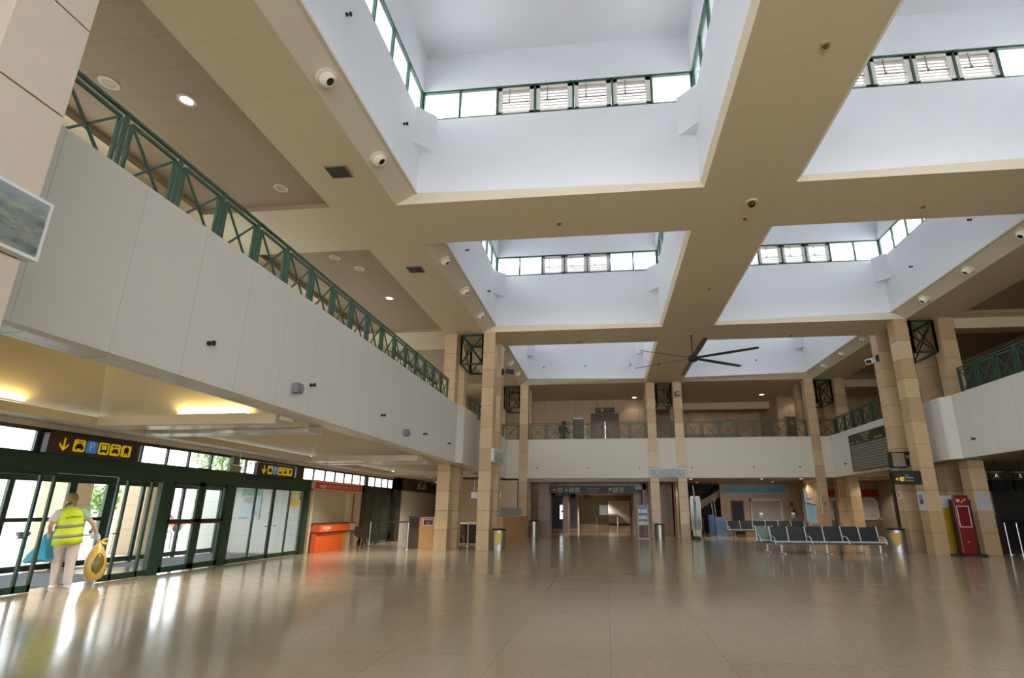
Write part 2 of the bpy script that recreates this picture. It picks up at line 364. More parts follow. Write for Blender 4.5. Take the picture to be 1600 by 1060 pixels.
# --- floor
def floor_mat():
    m = bpy.data.materials.new('polished_terrazzo'); m.use_nodes = True; n = m.node_tree; b = n.nodes['Principled BSDF']
    t = n.nodes.new('ShaderNodeTexCoord')
    v = n.nodes.new('ShaderNodeTexVoronoi'); v.inputs['Scale'].default_value = 45; n.links.new(t.outputs['Object'], v.inputs['Vector'])
    x = n.nodes.new('ShaderNodeTexNoise'); x.inputs['Scale'].default_value = 1.2; x.inputs['Detail'].default_value = 6; n.links.new(t.outputs['Object'], x.inputs['Vector'])
    c = n.nodes.new('ShaderNodeValToRGB'); c.color_ramp.elements[0].color = (*S('#a29278'), 1); c.color_ramp.elements[1].color = (*S('#c2b297'), 1)
    sp = n.nodes.new('ShaderNodeSeparateColor'); n.links.new(v.outputs['Color'], sp.inputs[0]); n.links.new(sp.outputs[0], c.inputs[0])
    k = n.nodes.new('ShaderNodeMix'); k.data_type = 'RGBA'; k.inputs[0].default_value = .62; k.inputs[7].default_value = (*S('#b1a289'), 1); n.links.new(c.outputs[0], k.inputs[6])
    br = n.nodes.new('ShaderNodeTexBrick'); br.offset = 0; br.inputs['Scale'].default_value = 1; br.inputs['Brick Width'].default_value = 1.2; br.inputs['Row Height'].default_value = 1.2; br.inputs['Mortar Size'].default_value = .006
    br.inputs['Color1'].default_value = (.93, .93, .93, 1); br.inputs['Color2'].default_value = (1, 1, 1, 1); br.inputs['Mortar'].default_value = (.72, .7, .68, 1)
    n.links.new(t.outputs['Object'], br.inputs['Vector'])
    k2 = n.nodes.new('ShaderNodeMix'); k2.data_type = 'RGBA'; k2.blend_type = 'MULTIPLY'; k2.inputs[0].default_value = .8
    n.links.new(k.outputs[2], k2.inputs[6]); n.links.new(br.outputs['Color'], k2.inputs[7]); n.links.new(k2.outputs[2], b.inputs['Base Color'])
    mr = n.nodes.new('ShaderNodeMapRange'); mr.inputs[3].default_value = .10; mr.inputs[4].default_value = .2; n.links.new(x.outputs['Fac'], mr.inputs[0])
    n.links.new(mr.outputs[0], b.inputs['Roughness']); b.inputs['Specular IOR Level'].default_value = .75
    bp = n.nodes.new('ShaderNodeBump'); bp.inputs['Strength'].default_value = .04; bp.inputs['Distance'].default_value = .02
    x2 = n.nodes.new('ShaderNodeTexNoise'); x2.inputs['Scale'].default_value = 3; n.links.new(t.outputs['Object'], x2.inputs['Vector']); n.links.new(x2.outputs['Fac'], bp.inputs['Height']); n.links.new(bp.outputs[0], b.inputs['Normal'])
    return m
M_FLOOR = floor_mat()
fl = MB(); fl.box(-15, 22, -8.4, 32.3, -.2, 0); struct(fl.build('floor', M_FLOOR), 'polished beige terrazzo floor', 'floor')
M_FLOORD = mat('brown_polished_floor', '#8a6e55', .1, spec=.7, noise=.08)
fl = MB(); fl.box(-15, 22, 32.3, 72, -.2, 0); struct(fl.build('corridor_floor', M_FLOORD), 'brown polished floor beyond the hall', 'floor')
gr = MB(); gr.box(-90, -15, -60, 90, -.25, -.02); gr.box(-15, 60, -60, -8.6, -.25, -.02); struct(gr.build('ground', mat('pavement', '#d3d2ce', .8, noise=.05)), 'pale pavement outside', 'ground')

# --- stone columns, each of stacked blocks with recessed joints
JZ = [0, .75, 1.48, 2.25, 3.05, 3.93, 4.80, 5.70, 6.48, 7.26, 8.02, ZC]
def column(x0, x1, y0, y1, z0=0, z1=ZC, m=None, name='column', label='limestone block column', lv=JZ):
    b = MB((x0, y0, z0)); b.box(x0+.012, x1-.012, y0+.012, y1-.012, z0, z1, 1)
    zz = sorted({z for z in lv if z0 < z < z1} | {z0, z1})
    for a, c in zip(zz, zz[1:]): b.box(x0, x1, y0, y1, a+(.009 if a > z0 else 0), c-(.009 if c < z1 else 0), 0 if m else random.choice((0, 0, 2, 3)))
    return struct(b.build(name, [m or M_STONE, M_JOINT, M_STONE2, M_STONE3]), label, 'column')
CW = .5
COLX = [(-6.8, -6.28), (-5.1, -4.6)]; COLXR = [(11.59, 12.09), (13.25, 13.8)]; COLXM = [(2.49, 3.0), (4.06, 4.57)]
for (x0, x1) in COLX+COLXR:
    for (y0, y1) in ((20.47, 20.98), (21.9, 22.4)): column(x0, x1, y0, y1, label='tall limestone block column beside the balcony')
for (x0, x1) in COLX+COLXM+COLXR:
    for (y0, y1) in ((30.15, 30.66), (31.6, 32.1)): column(x0, x1, y0, y1, label='tall limestone block column at the far balcony')
JP = [0, .9, 1.8, 2.6, 3.42, 3.97, 4.78, 5.72, 6.6, 7.4, 8.2]
for (x0, x1) in COLX:
    for (y0, y1) in ((1.27, 1.8), (2.72, 3.25)): column(x0, x1, y0, y1, m=M_STONEP, lv=JP, label='pale limestone pillar nearest the camera')
# --- side fascias (balcony fronts)
ZB, ZT = 3.308, 5.555
def fascia(name, pts, side, z0=ZB, z1=ZT, T=.18, m=M_FASC, label='white panelled balcony front'):
    """vertical slab following plan polyline pts; thickness to the given side"""
    b = MB(); P = [Vector((*p, 0)) for p in pts]; N = []
    for i, p in enumerate(P):
        d = (P[min(i+1, len(P)-1)]-P[max(i-1, 0)]).normalized(); n = Vector((d.y, -d.x, 0))*side; N.append(p+n*T)
    for i in range(len(P)-1):
        a, c, d, e = P[i], P[i+1], N[i+1], N[i]
        vs = [(q.x, q.y, z) for z in (z0, z1) for q in (a, c, d, e)]
        b.add(vs, [(3, 2, 1, 0), (4, 5, 6, 7), (0, 1, 5, 4), (1, 2, 6, 5), (2, 3, 7, 6), (3, 0, 4, 7)])
        # rounded coping strip
        vs = [(q.x, q.y, z) for z in (z1, z1+.03) for q in (a, c, d, e)]
        b.add(vs, [(3, 2, 1, 0), (4, 5, 6, 7), (0, 1, 5, 4), (1, 2, 6, 5), (2, 3, 7, 6), (3, 0, 4, 7)], 1)
    return struct(b.build(name, [m, mat('coping', '#d8d2c6', .5)]), label, 'wall')
fascia('wall_left', [(-5.86, -8.4), (-5.86, 19.65), (-5.66, 20.0), (-5.66, 22.1), (-5.86, 22.2), (-5.86, 31.0)], -1, label='long white balcony front with green railing above, left side')
fascia('wall_right', [(12.6, -8.4), (12.6, 19.6), (12.4, 20.0), (12.4, 22.2), (12.6, 22.4), (12.6, 31.0)], 1, label='white balcony front behind the right columns')
b = MB()
for (x0, x1) in ((-6.28, -5.1), (-4.6, 2.49), (3.0, 4.06), (4.57, 11.59), (12.09, 13.25)):
    b.box(x0, x1, 30.22, 30.5, ZB, ZT)
    b.box(x0, x1, 30.18, 30.52, ZT, ZT+.03, 1)
struct(b.build('wall_back', [M_FASX, mat('coping', '#d8d2c6')]), 'white balcony front across the far end of the hall', 'wall')
# --- mezzanine slabs
M_SLAB = mat('mezzanine_floor', '#a89878', .3)
b = MB()
b.box(-10.95, -6.04, -8.4, 30.2, 5.2, 5.38); b.box(12.78, 20, -8.4, 30.2, 5.2, 5.38); b.box(-10.95, 20, 30.5, 40, 5.2, 5.38)
struct(b.build('mezzanine_floor', M_SLAB), 'mezzanine floor slab behind the balcony fronts', 'floor')
# lower ceilings: right and far
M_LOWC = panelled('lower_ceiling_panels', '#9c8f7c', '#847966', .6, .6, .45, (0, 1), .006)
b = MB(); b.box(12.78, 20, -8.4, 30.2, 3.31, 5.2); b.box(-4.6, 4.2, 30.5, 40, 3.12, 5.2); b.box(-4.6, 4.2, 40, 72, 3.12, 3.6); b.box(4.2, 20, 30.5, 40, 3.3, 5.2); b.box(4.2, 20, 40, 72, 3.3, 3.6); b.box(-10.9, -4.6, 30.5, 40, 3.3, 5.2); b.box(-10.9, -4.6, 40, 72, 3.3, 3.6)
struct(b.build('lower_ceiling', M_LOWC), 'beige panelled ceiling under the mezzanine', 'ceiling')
# --- lower left ceiling with pyramidal coffers
XA, XB = -10.25, -6.4; ZSO, ZLI = 3.14, 3.31
COF = [(-3.5, 1.6), (3.3, 9.28), (11.0, 17.1), (18.6, 24.3), (26.0, 30.5)]
b = MB()
b.quad((-6.4, -8.4, ZLI), (-5.9, -8.4, ZLI), (-5.9, 31, ZLI), (-6.4, 31, ZLI), 1)
b.box(-10.83, XA-.12, -8.4, 31, ZSO, ZSO+.1, 1)
b.box(XA-.12, XA, -8.4, 31, ZSO, ZLI, 2)
ed = [-8.4]+[v for c in COF for v in c]+[31]
for k in range(0, len(ed)-1, 2):
    y0, y1 = ed[k], ed[k+1]
    if y1-y0 < .05: continue
    yy0, yy1 = y0+(.12 if k else 0), y1-.12
    b.box(XA, XB, y0, y0+.12, ZSO, ZLI+.03, 2); b.box(XA, XB, y1-.12, y1, ZSO, ZLI+.03, 2)
    h = (yy1-yy0)
    b.box(XA, XB, yy0, yy0+h*.3, ZSO, ZSO+.08, 1); b.box(XA, XB, yy0+h*.3, yy0+h*.7, ZSO+.1, ZSO+.16, 2); b.box(XA, XB, yy0+h*.7, yy1, ZSO, ZSO+.08, 1)
for (y0, y1) in COF:
    e = .3; ZL = ZLI+.04; xa, xb, ya, yb = XA-e, XB+.1, y0-e, y1+e; zt_ = 4.55; q = 1.5
    b.quad((xa, ya, ZL), (xb, ya, ZL), (xb-q, ya+q, zt_), (xa+q, ya+q, zt_), 3)
    b.quad((xb, ya, ZL), (xb, yb, ZL), (xb-q, yb-q, zt_), (xb-q, ya+q, zt_), 3)
    b.quad((xb, yb, ZL), (xa, yb, ZL), (xa+q, yb-q, zt_), (xb-q, yb-q, zt_), 3)
    b.quad((xa, yb, ZL), (xa, ya, ZL), (xa+q, ya+q, zt_), (xa+q, yb-q, zt_), 3)
    b.quad((xa+q, ya+q, zt_), (xb-q, ya+q, zt_), (xb-q, yb-q, zt_), (xa+q, yb-q, zt_), 3)
struct(b.build('coffered_ceiling', [M_WHITE, M_GLOSS, M_CREAML, M_CREAM], fix=False), 'coffered ceiling with cove lights over the entrance doors', 'ceiling')
# --- outer walls
b = MB(); M_TILEW = panelled('white_wall_tiles', '#e8e6e0', '#c9c5bd', 1.2, .6, .3, (0, 2), .006)
b.box(-10.95, -10.83, -8.4, 33, 3.02, 3.2)          # lintel strip above the clerestory
for (y0, y1) in ((-8.4, 5.3), (18.22, 22.3), (26.0, 33)):
    if y0 != 18.22: b.box(-10.95, -10.83, y0, y1, 0, 2.56)
b.box(-10.95, -10.83, -8.4, 5.3, 2.56, 3.02); b.box(-11.2, -11.1, 18.3, 26.0, 0, 2.56)
struct(b.build('wall_entrance', mat('entrance_wall', '#cfc3ae', .6)), 'outer wall around the entrance doors', 'wall')
# clerestory over the doors
wn += 1
root = bpy.data.objects.new('window_%d' % wn, None); COL.objects.link(root); root.location = (-10.86, 5.3, 2.56); struct(root, 'row of clerestory panes above the entrance doors', 'window')
off = (-10.86, 5.3, 2.56); fm = MB(off)
ymul = [5.3, 6.9, 8.75, 8.98, 9.6, 10.25, 10.95, 11.05, 11.79, 12.47, 13.25, 14.0, 14.67, 15.4, 16.1, 16.95, 17.7, 18.4, 19.2, 19.95, 20.7, 21.4, 22.15, 22.9, 23.65, 24.4, 25.1, 25.9, 26.7, 27.5, 28.3, 29.1, 30]
fm.box(-10.9, -10.82, 5.3, 31, 2.96, 3.03); fm.box(-10.9, -10.82, 5.3, 31, 2.54, 2.58)
for y in ymul: fm.box(-10.89, -10.83, y-.025, y+.025, 2.56, 3.0)
for (ya, yb) in ((8.75, 8.95), (17.25, 17.7), (22.6, 22.9)): fm.box(-10.9, -10.82, ya, yb, 2.56, 3.0)
fm.build('window_frame', mat('clerestory_frame', '#2c3531', .4), root)
g = MB(off); g.box(-10.87, -10.86, 5.3, 31, 2.56, 3.0); g.build('pane', M_GLASS, root)
# mezzanine outer wall, left, with tall windows
b = MB()
ys_ = [-8.4]+[v for k in range(9) for v in (-6.5+4.3*k, -4.0+4.3*k)]+[40]
for k in range(0, len(ys_)-1, 2): b.box(-11.1, -10.95, ys_[k], ys_[k+1], 5.2, 9.1)
for k in range(1, len(ys_)-1, 2): b.box(-11.1, -10.95, ys_[k], ys_[k+1], 5.2, 6.2)
for k in range(1, len(ys_)-1, 2): b.box(-11.1, -10.95, ys_[k], ys_[k+1], 8.75, 9.1)
struct(b.build('wall_mezzanine_left', mat('mezz_wall', '#c9bca5', .6)), 'outer wall of the left mezzanine', 'wall')
for k in range(9):
    y0 = -6.5+4.3*k; wn += 1
    root = bpy.data.objects.new('window_%d' % wn, None); COL.objects.link(root); root.location = (-11, y0, 6.2); struct(root, 'tall mezzanine window behind the green railing', 'window')
    m_ = MB((-11, y0, 6.2)); m_.box(-11.05, -10.95, y0, y0+.06, 6.2, 8.75); m_.box(-11.05, -10.95, y0+2.44, y0+2.5, 6.2, 8.75); m_.box(-11.05, -10.95, y0+1.22, y0+1.28, 6.2, 8.75); m_.box(-11.05, -10.95, y0, y0+2.5, 8.69, 8.75); m_.box(-11.05, -10.95, y0, y0+2.5, 6.2, 6.26)
    m_.build('window_frame', M_ALU, root)
    m_ = MB((-11, y0, 6.2)); m_.box(-11.01, -11.0, y0, y0+2.5, 6.2, 8.75); m_.build('pane', M_GLASS, root)
b = MB(); b.box(20, 20.2, -8.4, 44, 0, 9.1); struct(b.build('wall_far_right', mat('dark_grey_wall', '#5a554c', .6)), 'dark back wall of the right mezzanine and check-in area', 'wall')
b = MB(); b.box(-11, 20.2, -8.6, -8.4, 0, .3); b.box(-11, 20.2, -8.6, -8.4, 8.3, 9.1); b.box(-11, 20.2, -8.6, -8.4, 4.2, 5.4)
for k in range(9): b.box(-11+3.85*k, -10.6+3.85*k, -8.6, -8.4, 0, 9.1)
b.box(-11.1, -10.95, 40, 72, 0, 9.1); b.box(-11.1, 20.2, 72, 72.2, 0, 3.6); b.box(20, 20.2, 44, 72, 0, 3.6); b.box(-11.1, -10.83, 33, 40, 0, 5.3)
struct(b.build('wall_front', M_WHITE), 'white wall behind the camera', 'wall')
# far mezzanine back walls
b = MB()
b.box(-10.95, 2.7, 35.0, 35.2, 5.2, 9.1); b.box(2.7, 2.9, 35.0, 39.4, 5.2, 9.1); b.box(2.7, 11.7, 39.2, 39.4, 5.2, 9.1); b.box(11.55, 11.7, 35.2, 39.4, 5.2, 9.1); b.box(11.55, 20, 35.05, 35.2, 5.2, 9.1)
struct(b.build('wall_mezzanine_back', M_STWALL), 'stone wall at the back of the far mezzanine', 'wall')
b = MB(); b.box(2.9, 11.55, 36.6, 37.1, 8.45, ZC+.1); b.box(13.9, 20, 20.6, 21.0, 8.5, ZC+.1); b.box(13.9, 20, 30.6, 31.0, 8.5, ZC+.1)
struct(b.build('ceiling_beam', M_SOFFIT), 'beige downstand beam over the far mezzanine', 'beam')
# ground floor back: corridor and rooms beyond the far columns
b = MB()
b.box(-4.2, -3.45, 32.3, 33.2, 0, 3.3); b.box(-3.0, -2.6, 36, 37, 0, 3.12); b.box(-5.2, -4.2, 33.2, 40, 0, 3.3)    # corridor left wall and pier
b.box(2.6, 2.8, 36, 62, 0, 3.3); b.box(1.75, 2.3, 34.6, 36, 0, 3.12)
b.box(2.2, 2.4, 32.6, 33.6, 0, 3.3); b.box(3.3, 4.3, 34.5, 34.7, 0, 3.3)
b.box(-4.6, 2.4, 32.6, 32.85, 2.75, 3.3)
b.box(-10.9, -4.2, 34.0, 34.2, 0, 3.3)
struct(b.build('wall_corridor', M_STDARK), 'brown marble walls of the passage under the far balcony', 'wall')
b = MB(); b.box(-9, 2.6, 62, 62.2, 0, 3.3); b.box(-3.2, -3.1, 54, 62, 0, 3.3)
struct(b.build('wall_corridor_end', mat('grey_green_wall', '#b4b49e', .6)), 'plain grey-green wall at the end of the passage', 'wall')
b = MB(); b.box(4.3, 7.8, 40.5, 40.7, 0, 3.3); b.box(7.75, 16.5, 37.0, 37.2, 0, 3.3); b.box(4.2, 4.4, 34.5, 40.7, 0, 3.3)
struct(b.build('wall_back_ground', M_STWALL), 'stone wall behind the counters under the far balcony', 'wall')
# right ground-floor back rooms
b = MB(); b.box(16.6, 17.6, 26, 34.4, 0, 3.31); b.box(12.2, 20, 34.2, 34.4, 0, 3.31)
struct(b.build('wall_right_ground', mat('taupe_wall', '#8d8170', .6)), 'taupe wall behind the airline desk', 'wall')
# entrance vestibule side wall (tiled)
b = MB(); b.box(-15.6, -10.9, 18.5, 18.7, 0, 2.56); b.box(-14.5, -10.95, 5.3, 18.7, 2.45, 2.56)
struct(b.build('wall_vestibule', M_TILEW), 'white tiled side wall of the entrance vestibule', 'wall')
# ================================================================= RAILINGS, BRACES, CEILING FITTINGS
def railing(name, P, Q, n, label, group=None, z=ZT+.02, H=1.0):
    P, Q = Vector((*P, z)), Vector((*Q, z)); d = (Q-P)/n; dn = d.normalized(); root = thing(name, label, 'railing', P, 0, group)
    off = tuple(P); up = Vector((0, 0, 1)); side = (dn.y, -dn.x, 0)
    b = MB(off); b.bar(P-dn*.03+up*H, Q+dn*.03+up*H, .06, .035, up=(0, 0, 1)); b.build('handrail', M_GREEN, root)
    for i in range(n+1):
        b = MB(off); p = P+d*i; b.bar(p, p+up*H, .045, .045, up=side); b.build('post', M_GREEN, root)
    b0 = None; g = .085
    for i in range(n):
        a, c = P+d*i+dn*g, P+d*(i+1)-dn*g; z0, z1 = up*.03, up*(H-.1)
        b = MB(off); w = .04
        for s_, e_ in ((a+z0, a+z1), (c+z0, c+z1), (a+z0, c+z0), (a+z1, c+z1)): b.bar(s_, e_, w, w, up=side if s_.z != e_.z else up)
        b.bar(a+z0, c+z1, .028, .028, up=side); b.bar(a+z1, c+z0, .028, .028, up=side)
        for zz in (z0+up*.06, z1-up*.04):
            b.bar(a-dn*g+zz, a+zz, .022, .022); b.bar(c+zz, c+dn*g+zz, .022, .022)
        b.build('cross_panel', M_GREEN, root)
    return root
railing('railing', (-6.2, 3.28), (-6.2, 19.3), 18, 'long green crossed railing on the left balcony, from the near pillar to the columns')
railing('railing', (-6.2, 22.7), (-6.2, 29.8), 8, 'green crossed railing on the left balcony, beyond the first tall columns')
railing('railing', (-4.5, 30.4), (2.42, 30.4), 7, 'green crossed railing on the far balcony in front of the lift doors')
railing('railing', (-6.2, 30.4), (-5.16, 30.4), 1, 'single crossed railing panel at the far left corner of the balcony')
railing('railing', (3.05, 30.4), (4.02, 30.4), 1, 'single crossed railing panel between the two centre far columns')
railing('railing', (4.65, 30.4), (11.5, 30.4), 7, 'green crossed railing on the far balcony to the right of the centre columns')
railing('railing', (12.15, 30.4), (13.1, 30.4), 1, 'single crossed railing panel behind the far right columns')
railing('railing', (12.95, 22.9), (12.95, 29.9), 7, 'green crossed railing above the flight board on the right balcony')
railing('railing', (12.95, 3.3), (12.95, 19.5), 18, 'green crossed railing on the right balcony nearest the camera')
railing('railing', (4.8, 33.6), (8.6, 33.6), 4, 'low inner green railing beside the stairwell behind the far balcony', z=5.4, H=.8)

def brace(x0, x1, y0, y1, label):
    z0, z1 = 7.56, 8.86; root = thing('column_brace', label, 'brace', ((x0+x1)/2, (y0+y1)/2, z0)); off = tuple(root.location)
    for a, c in (((x0, y0), (x1, y0)), ((x0, y1), (x1, y1)), ((x0, y0), (x0, y1)), ((x1, y0), (x1, y1))):
        b = MB(off); A, B = Vector((*a, 0)), Vector((*c, 0)); u_ = Vector((0, 0, 1)); w = .07; dn = (B-A).normalized(); side = (dn.y, -dn.x, 0)
        for p, q in ((A+u_*z0, B+u_*z0), (A+u_*z1, B+u_*z1), (A+u_*z0, A+u_*z1), (B+u_*z0, B+u_*z1)): b.bar(p, q, w, w, up=u_ if p.z == q.z else side)
        b.bar(A+u_*z0, B+u_*z1, .055, .03, up=side); b.bar(A+u_*z1, B+u_*z0, .055, .03, up=side)
        b.build('brace_frame', mat('brace_green', '#16301f', .45), root)
brace(-6.1, -5.15, 20.6, 22.2, 'green crossed steel brace at the top of the near left column group')
brace(12.25, 13.1, 20.6, 22.2, 'green crossed steel brace at the top of the near right column group')
brace(-6.1, -5.15, 30.3, 31.9, 'green crossed steel brace at the top of the far left column group')
brace(3.12, 3.95, 30.3, 31.9, 'green crossed steel brace between the centre far columns')
brace(12.25, 13.1, 30.3, 31.9, 'green crossed steel brace at the top of the far right column group')

# jet nozzles on the sloping strips
M_NOZ = mat('nozzle_cream', '#e6dcc6', .35)
def nozzle(x, y, z, sgn, label):
    o_ = thing('air_nozzle', label, 'air nozzle', (x, y, z)); n = Vector((sgn*.50, 0, -.86)).normalized(); off = tuple(o_.location)
    c = Vector((x, y, z))
    b = MB(off); b.lathe([(.001, -.02), (.19, -.02), (.2, .012), (.17, .035), (.145, .035)], c, 24, n); b.build('flange', M_NOZ, o_, True)
    j = (n+Vector((sgn*.5, .0, -.2))).normalized()
    b = MB(off); b.lathe([(.14, .0), (.145, .05), (.12, .11), (.085, .14), (.078, .14), (.07, .05)], c+n*.01, 24, j, cap=False); b.build('nozzle_ball', M_NOZ, o_, True)
    b = MB(off); b.lathe([(.001, .1), (.08, .1), (.08, .11), (.001, .11)], c+n*.01, 20, j); b.build('nozzle_mouth', M_BLK, o_, True, label='dark round opening')
ordw = ['first', 'second', 'third']
for (ys3, rown) in (((4.8, 7.07, 9.27), 'nearest'), ((14.1, 16.4, 18.75), 'middle'), ((23.4, 25.6, 27.8), 'farthest')):
    for k, y in enumerate(ys3):
        nozzle(-4.86, y, 9.05, 1, 'cream round air nozzle left of the %s left skylight, %s one from the camera' % (rown, ordw[k]))
        nozzle(11.83, y, 9.05, -1, 'cream round air nozzle right of the %s right skylight, %s one from the camera' % (rown, ordw[k]))

def dot(x, y, z, n, label, cat='sensor', r_=.035):
    o_ = thing('wall_nozzle', label, cat, (x, y, z)); n = Vector(n); c = Vector((x, y, z)); off = tuple(c)
    b = MB(off); b.lathe([(.001, -.02), (r_, -.02), (r_, .012), (.001, .012)], c, 12, n); b.build('mount', M_BLK, o_)
    b = MB(off); b.bar(c, c+n*.06, .02); b.bar(c+n*.07-Vector((0, 0, .035)), c+n*.07+Vector((0, 0, .035)), .04); b.build('sensor_head', M_BLK, o_)
LN = [(6.69, 3.9, 'first'), (9.42, 3.92, 'second'), (12.79, 3.92, 'third'), (16.03, 3.89, 'fourth'), (18.66, 3.92, 'fifth'), (24.5, 3.87, 'sixth')]
for y, z, w in LN: dot(-5.84, y, z, (1, 0, 0), '%s small black sensor from the camera on the left white balcony front' % w)
for y, z, w in ((8.9, 3.73, 'larger'), (14.38, 3.7, 'smaller')):
    o_ = MB((-5.86, y, z)); o_.box(-5.84, -5.72, y-.08, y+.08, z-.09, z+.09); o_.lathe([(.001, .0), (.05, .0), (.05, .05), (.04, .06)], (-5.73, y, z-.02), 12, (1, 0, 0))
    tag(o_.build('wall_loudspeaker', mat('grey_plastic', '#77777b', .5)), '%s grey box loudspeaker on the left balcony front' % w, 'loudspeaker')
for x, w in ((-4.03, 'far left of'), (-1.03, 'middle of'), (1.92, 'right of')): dot(x, 30.2, 3.89, (0, -1, 0), 'small black sensor, %s the balcony front over the passage' % w)
for x, w in ((4.9, 'left part of'), (8.31, 'middle of'), (10.8, 'right part of')): dot(x, 30.2, 3.88, (0, -1, 0), 'small black sensor, %s the balcony front over the blue counter' % w)
dot(12.58, 28.6, 3.9, (-1, 0, 0), 'small black sensor left of the flight board')
dot(12.58, 18.84, 3.9, (-1, 0, 0), 'small black sensor on the right balcony front above the red kiosk')
for y, w in ((7.0, 'nearer'), (9.8, 'farther')): dot(-4.58, y, 10.4, (1, 0, 0), '%s black sensor on the left wall of the nearest left skylight' % w)
for y, w in ((15.4, 'nearer'), (18.8, 'farther')): dot(-4.58, y, 10.1, (1, 0, 0), '%s black sensor on the left wall of the middle left skylight' % w)
for y, w in ((15.4, 'nearer'), (18.6, 'farther')): dot(11.53, y, 10.3, (-1, 0, 0), '%s black sensor on the right wall of the middle right skylight' % w)
for x, w in ((-3.6, 'left'), (-1.1, 'middle'), (1.6, 'right')): dot(x, 29.68, 9.9, (0, -1, 0), '%s black sensor in the farthest left skylight' % w)
for x, w in ((6.6, 'left'), (8.9, 'middle')): dot(x, 29.68, 10.0, (0, -1, 0), '%s black sensor in the farthest right skylight' % w)

M_TAN = mat('detector_tan', '#b08a5c', .5)
def detector(x, y, label, s=1):
    b = MB((x, y, ZC)); c = (x, y, ZC)
    o_ = thing('smoke_detector', label, 'smoke detector', (x, y, ZC)); b.lathe([(.001, 0), (.07*s, 0), (.07*s, .02), (.05*s, .035)], c, 16, (0, 0, -1)); b.build('base', M_TAN, o_, True)
    b = MB((x, y, ZC)); b.lathe([(.045*s, .03), (.045*s, .07), (.02*s, .085)], c, 14, (0, 0, -1)); b.build('sensor_head', mat('detector_dark', '#5a4630', .5), o_, True)
for x, y, l in ((3.77, 7.11, 'tan smoke detector on the wide centre beam, nearest the camera'), (3.78, 12.3, 'tan smoke detector just beside the dark dome camera'),
                (-1.09, 12.07, 'tan smoke detector on the cross beam between the two left skylights'), (8.09, 12.17, 'tan smoke detector on the cross beam between the two right skylights'),
                (8.17, 21.99, 'tan smoke detector on the farther right cross beam'), (3.7, 16.7, 'tan smoke detector on the centre beam between the cross beams'), (-1.1, 22.0, 'tan smoke detector on the farther left cross beam'), (2.9, 26.1, 'tan smoke detector behind the ceiling fan')): detector(x, y, l)
o_ = thing('dome_camera', 'dark dome camera on a cream ring at the beam crossing', 'camera', (3.77, 11.6, ZC))
b = MB((3.77, 11.6, ZC)); b.lathe([(.001, 0), (.15, 0), (.14, .03), (.09, .03)], (3.77, 11.6, ZC), 20, (0, 0, -1)); b.build('ceiling_ring', mat('ring_cream', '#cbb994', .5), o_, True)
b = MB((3.77, 11.6, ZC)); b.ell((3.77, 11.6, ZC-.06), .09, .09, .09); b.build('dome', mat('smoked_dome', '#1b1a18', .1), o_, True)
def grille(x, y, w, d, label):
    b = MB((x, y, ZC)); b.box(x-w/2, x+w/2, y-d/2, y+d/2, ZC-.02, ZC); o_ = thing('ceiling_vent', label, 'air vent', (x, y, ZC)); b.build('vent_frame', mat('vent_frame', '#8a7c66', .5), o_)
    b = MB((x, y, ZC))
    for k in range(9):
        t = y-d/2+.03+(d-.06)*(k+.5)/9; b.box(x-w/2+.03, x+w/2-.03, t-.013, t+.013, ZC-.032, ZC-.02)
    b.build('vent_slats', mat('vent_dark', '#37312a', .6), o_)
grille(-5.87, 9.46, .5, .42, 'dark square ceiling vent on the left beam, nearer one'); grille(-5.89, 14.35, .5, .42, 'dark square ceiling vent on the left beam, farther one')
def downlight(x, y, z, label, on=True, r_=.11, en=28, lc=(1, .88, .72)):
    o_ = thing('downlight', label, 'ceiling light', (x, y, z)); c = (x, y, z); off = c
    b = MB(off); b.lathe([(r_*.82, -.02), (r_*1.25, -.002), (r_*1.25, .012), (r_*.85, .014)], c, 20, (0, 0, -1), cap=False); b.build('trim_ring', mat('ring_white', '#d8d0c0', .5), o_, True)
    b = MB(off); b.lathe([(.001, -.01), (r_*.85, -.01), (r_*.85, .006), (.001, .006)], c, 20, (0, 0, -1)); b.build('lens', mat('lamp_on', '#ffffff', .5, emit='#fff2dc', estr=25) if on else mat('lamp_off', '#b7aa92', .4), o_)
    if on:
        l = bpy.data.lights.new('downlight_lamp', 'SPOT'); l.energy = en; l.spot_size = 2.2; l.spot_blend = .6; l.color = lc; l.shadow_soft_size = .08
        q = bpy.data.objects.new('lamp', l); COL.objects.link(q); q.parent = o_; q.location = (0, 0, -.06)
ZR = ZC+.14
downlight(-7.8, 7.32, ZR, 'lit round downlight over the left mezzanine, nearer one', r_=.13)
downlight(-7.8, 16.8, ZR, 'lit round downlight over the left mezzanine, farther one', r_=.13)
for x, y, l in ((-8.9, 6.8, 'unlit round downlight beyond the nearer lit one on the left'), (-7.7, 10.1, 'unlit round downlight between the two lit ones, left mezzanine'), (-9.4, 9.0, 'unlit round downlight close to the left railing top'),
                (-8.2, 13.6, 'unlit round downlight in the second brown ceiling panel'), (-7.8, 14.4, 'unlit round downlight beside the second ceiling panel edge')): downlight(x, y, ZR, l, False, .13)
downlight(2.04, 34.3, ZC, 'lit round downlight near the lift on the far mezzanine', r_=.16, en=60)
downlight(10.37, 34.2, ZC, 'lit round downlight over the far right mezzanine', r_=.16, en=60)
downlight(12.6, 34.4, ZC, 'lit round downlight half hidden by the far right column', r_=.13, en=60)
downlight(-3.0, 33.6, ZC, 'unlit round downlight at the far left mezzanine', False, .13); downlight(7.1, 38.2, ZC, 'wall washing downlight deep in the far mezzanine', True, .12, 60)
for x, y, l in ((4.95, 31.3, 'lit round downlight by the blue flag under the far balcony'), (9.0, 31.4, 'lit round downlight over the rear seats'), (11.2, 31.4, 'lit round downlight beside the far right column, ground floor')): downlight(x, y, 3.3, l, True, .12, 300)
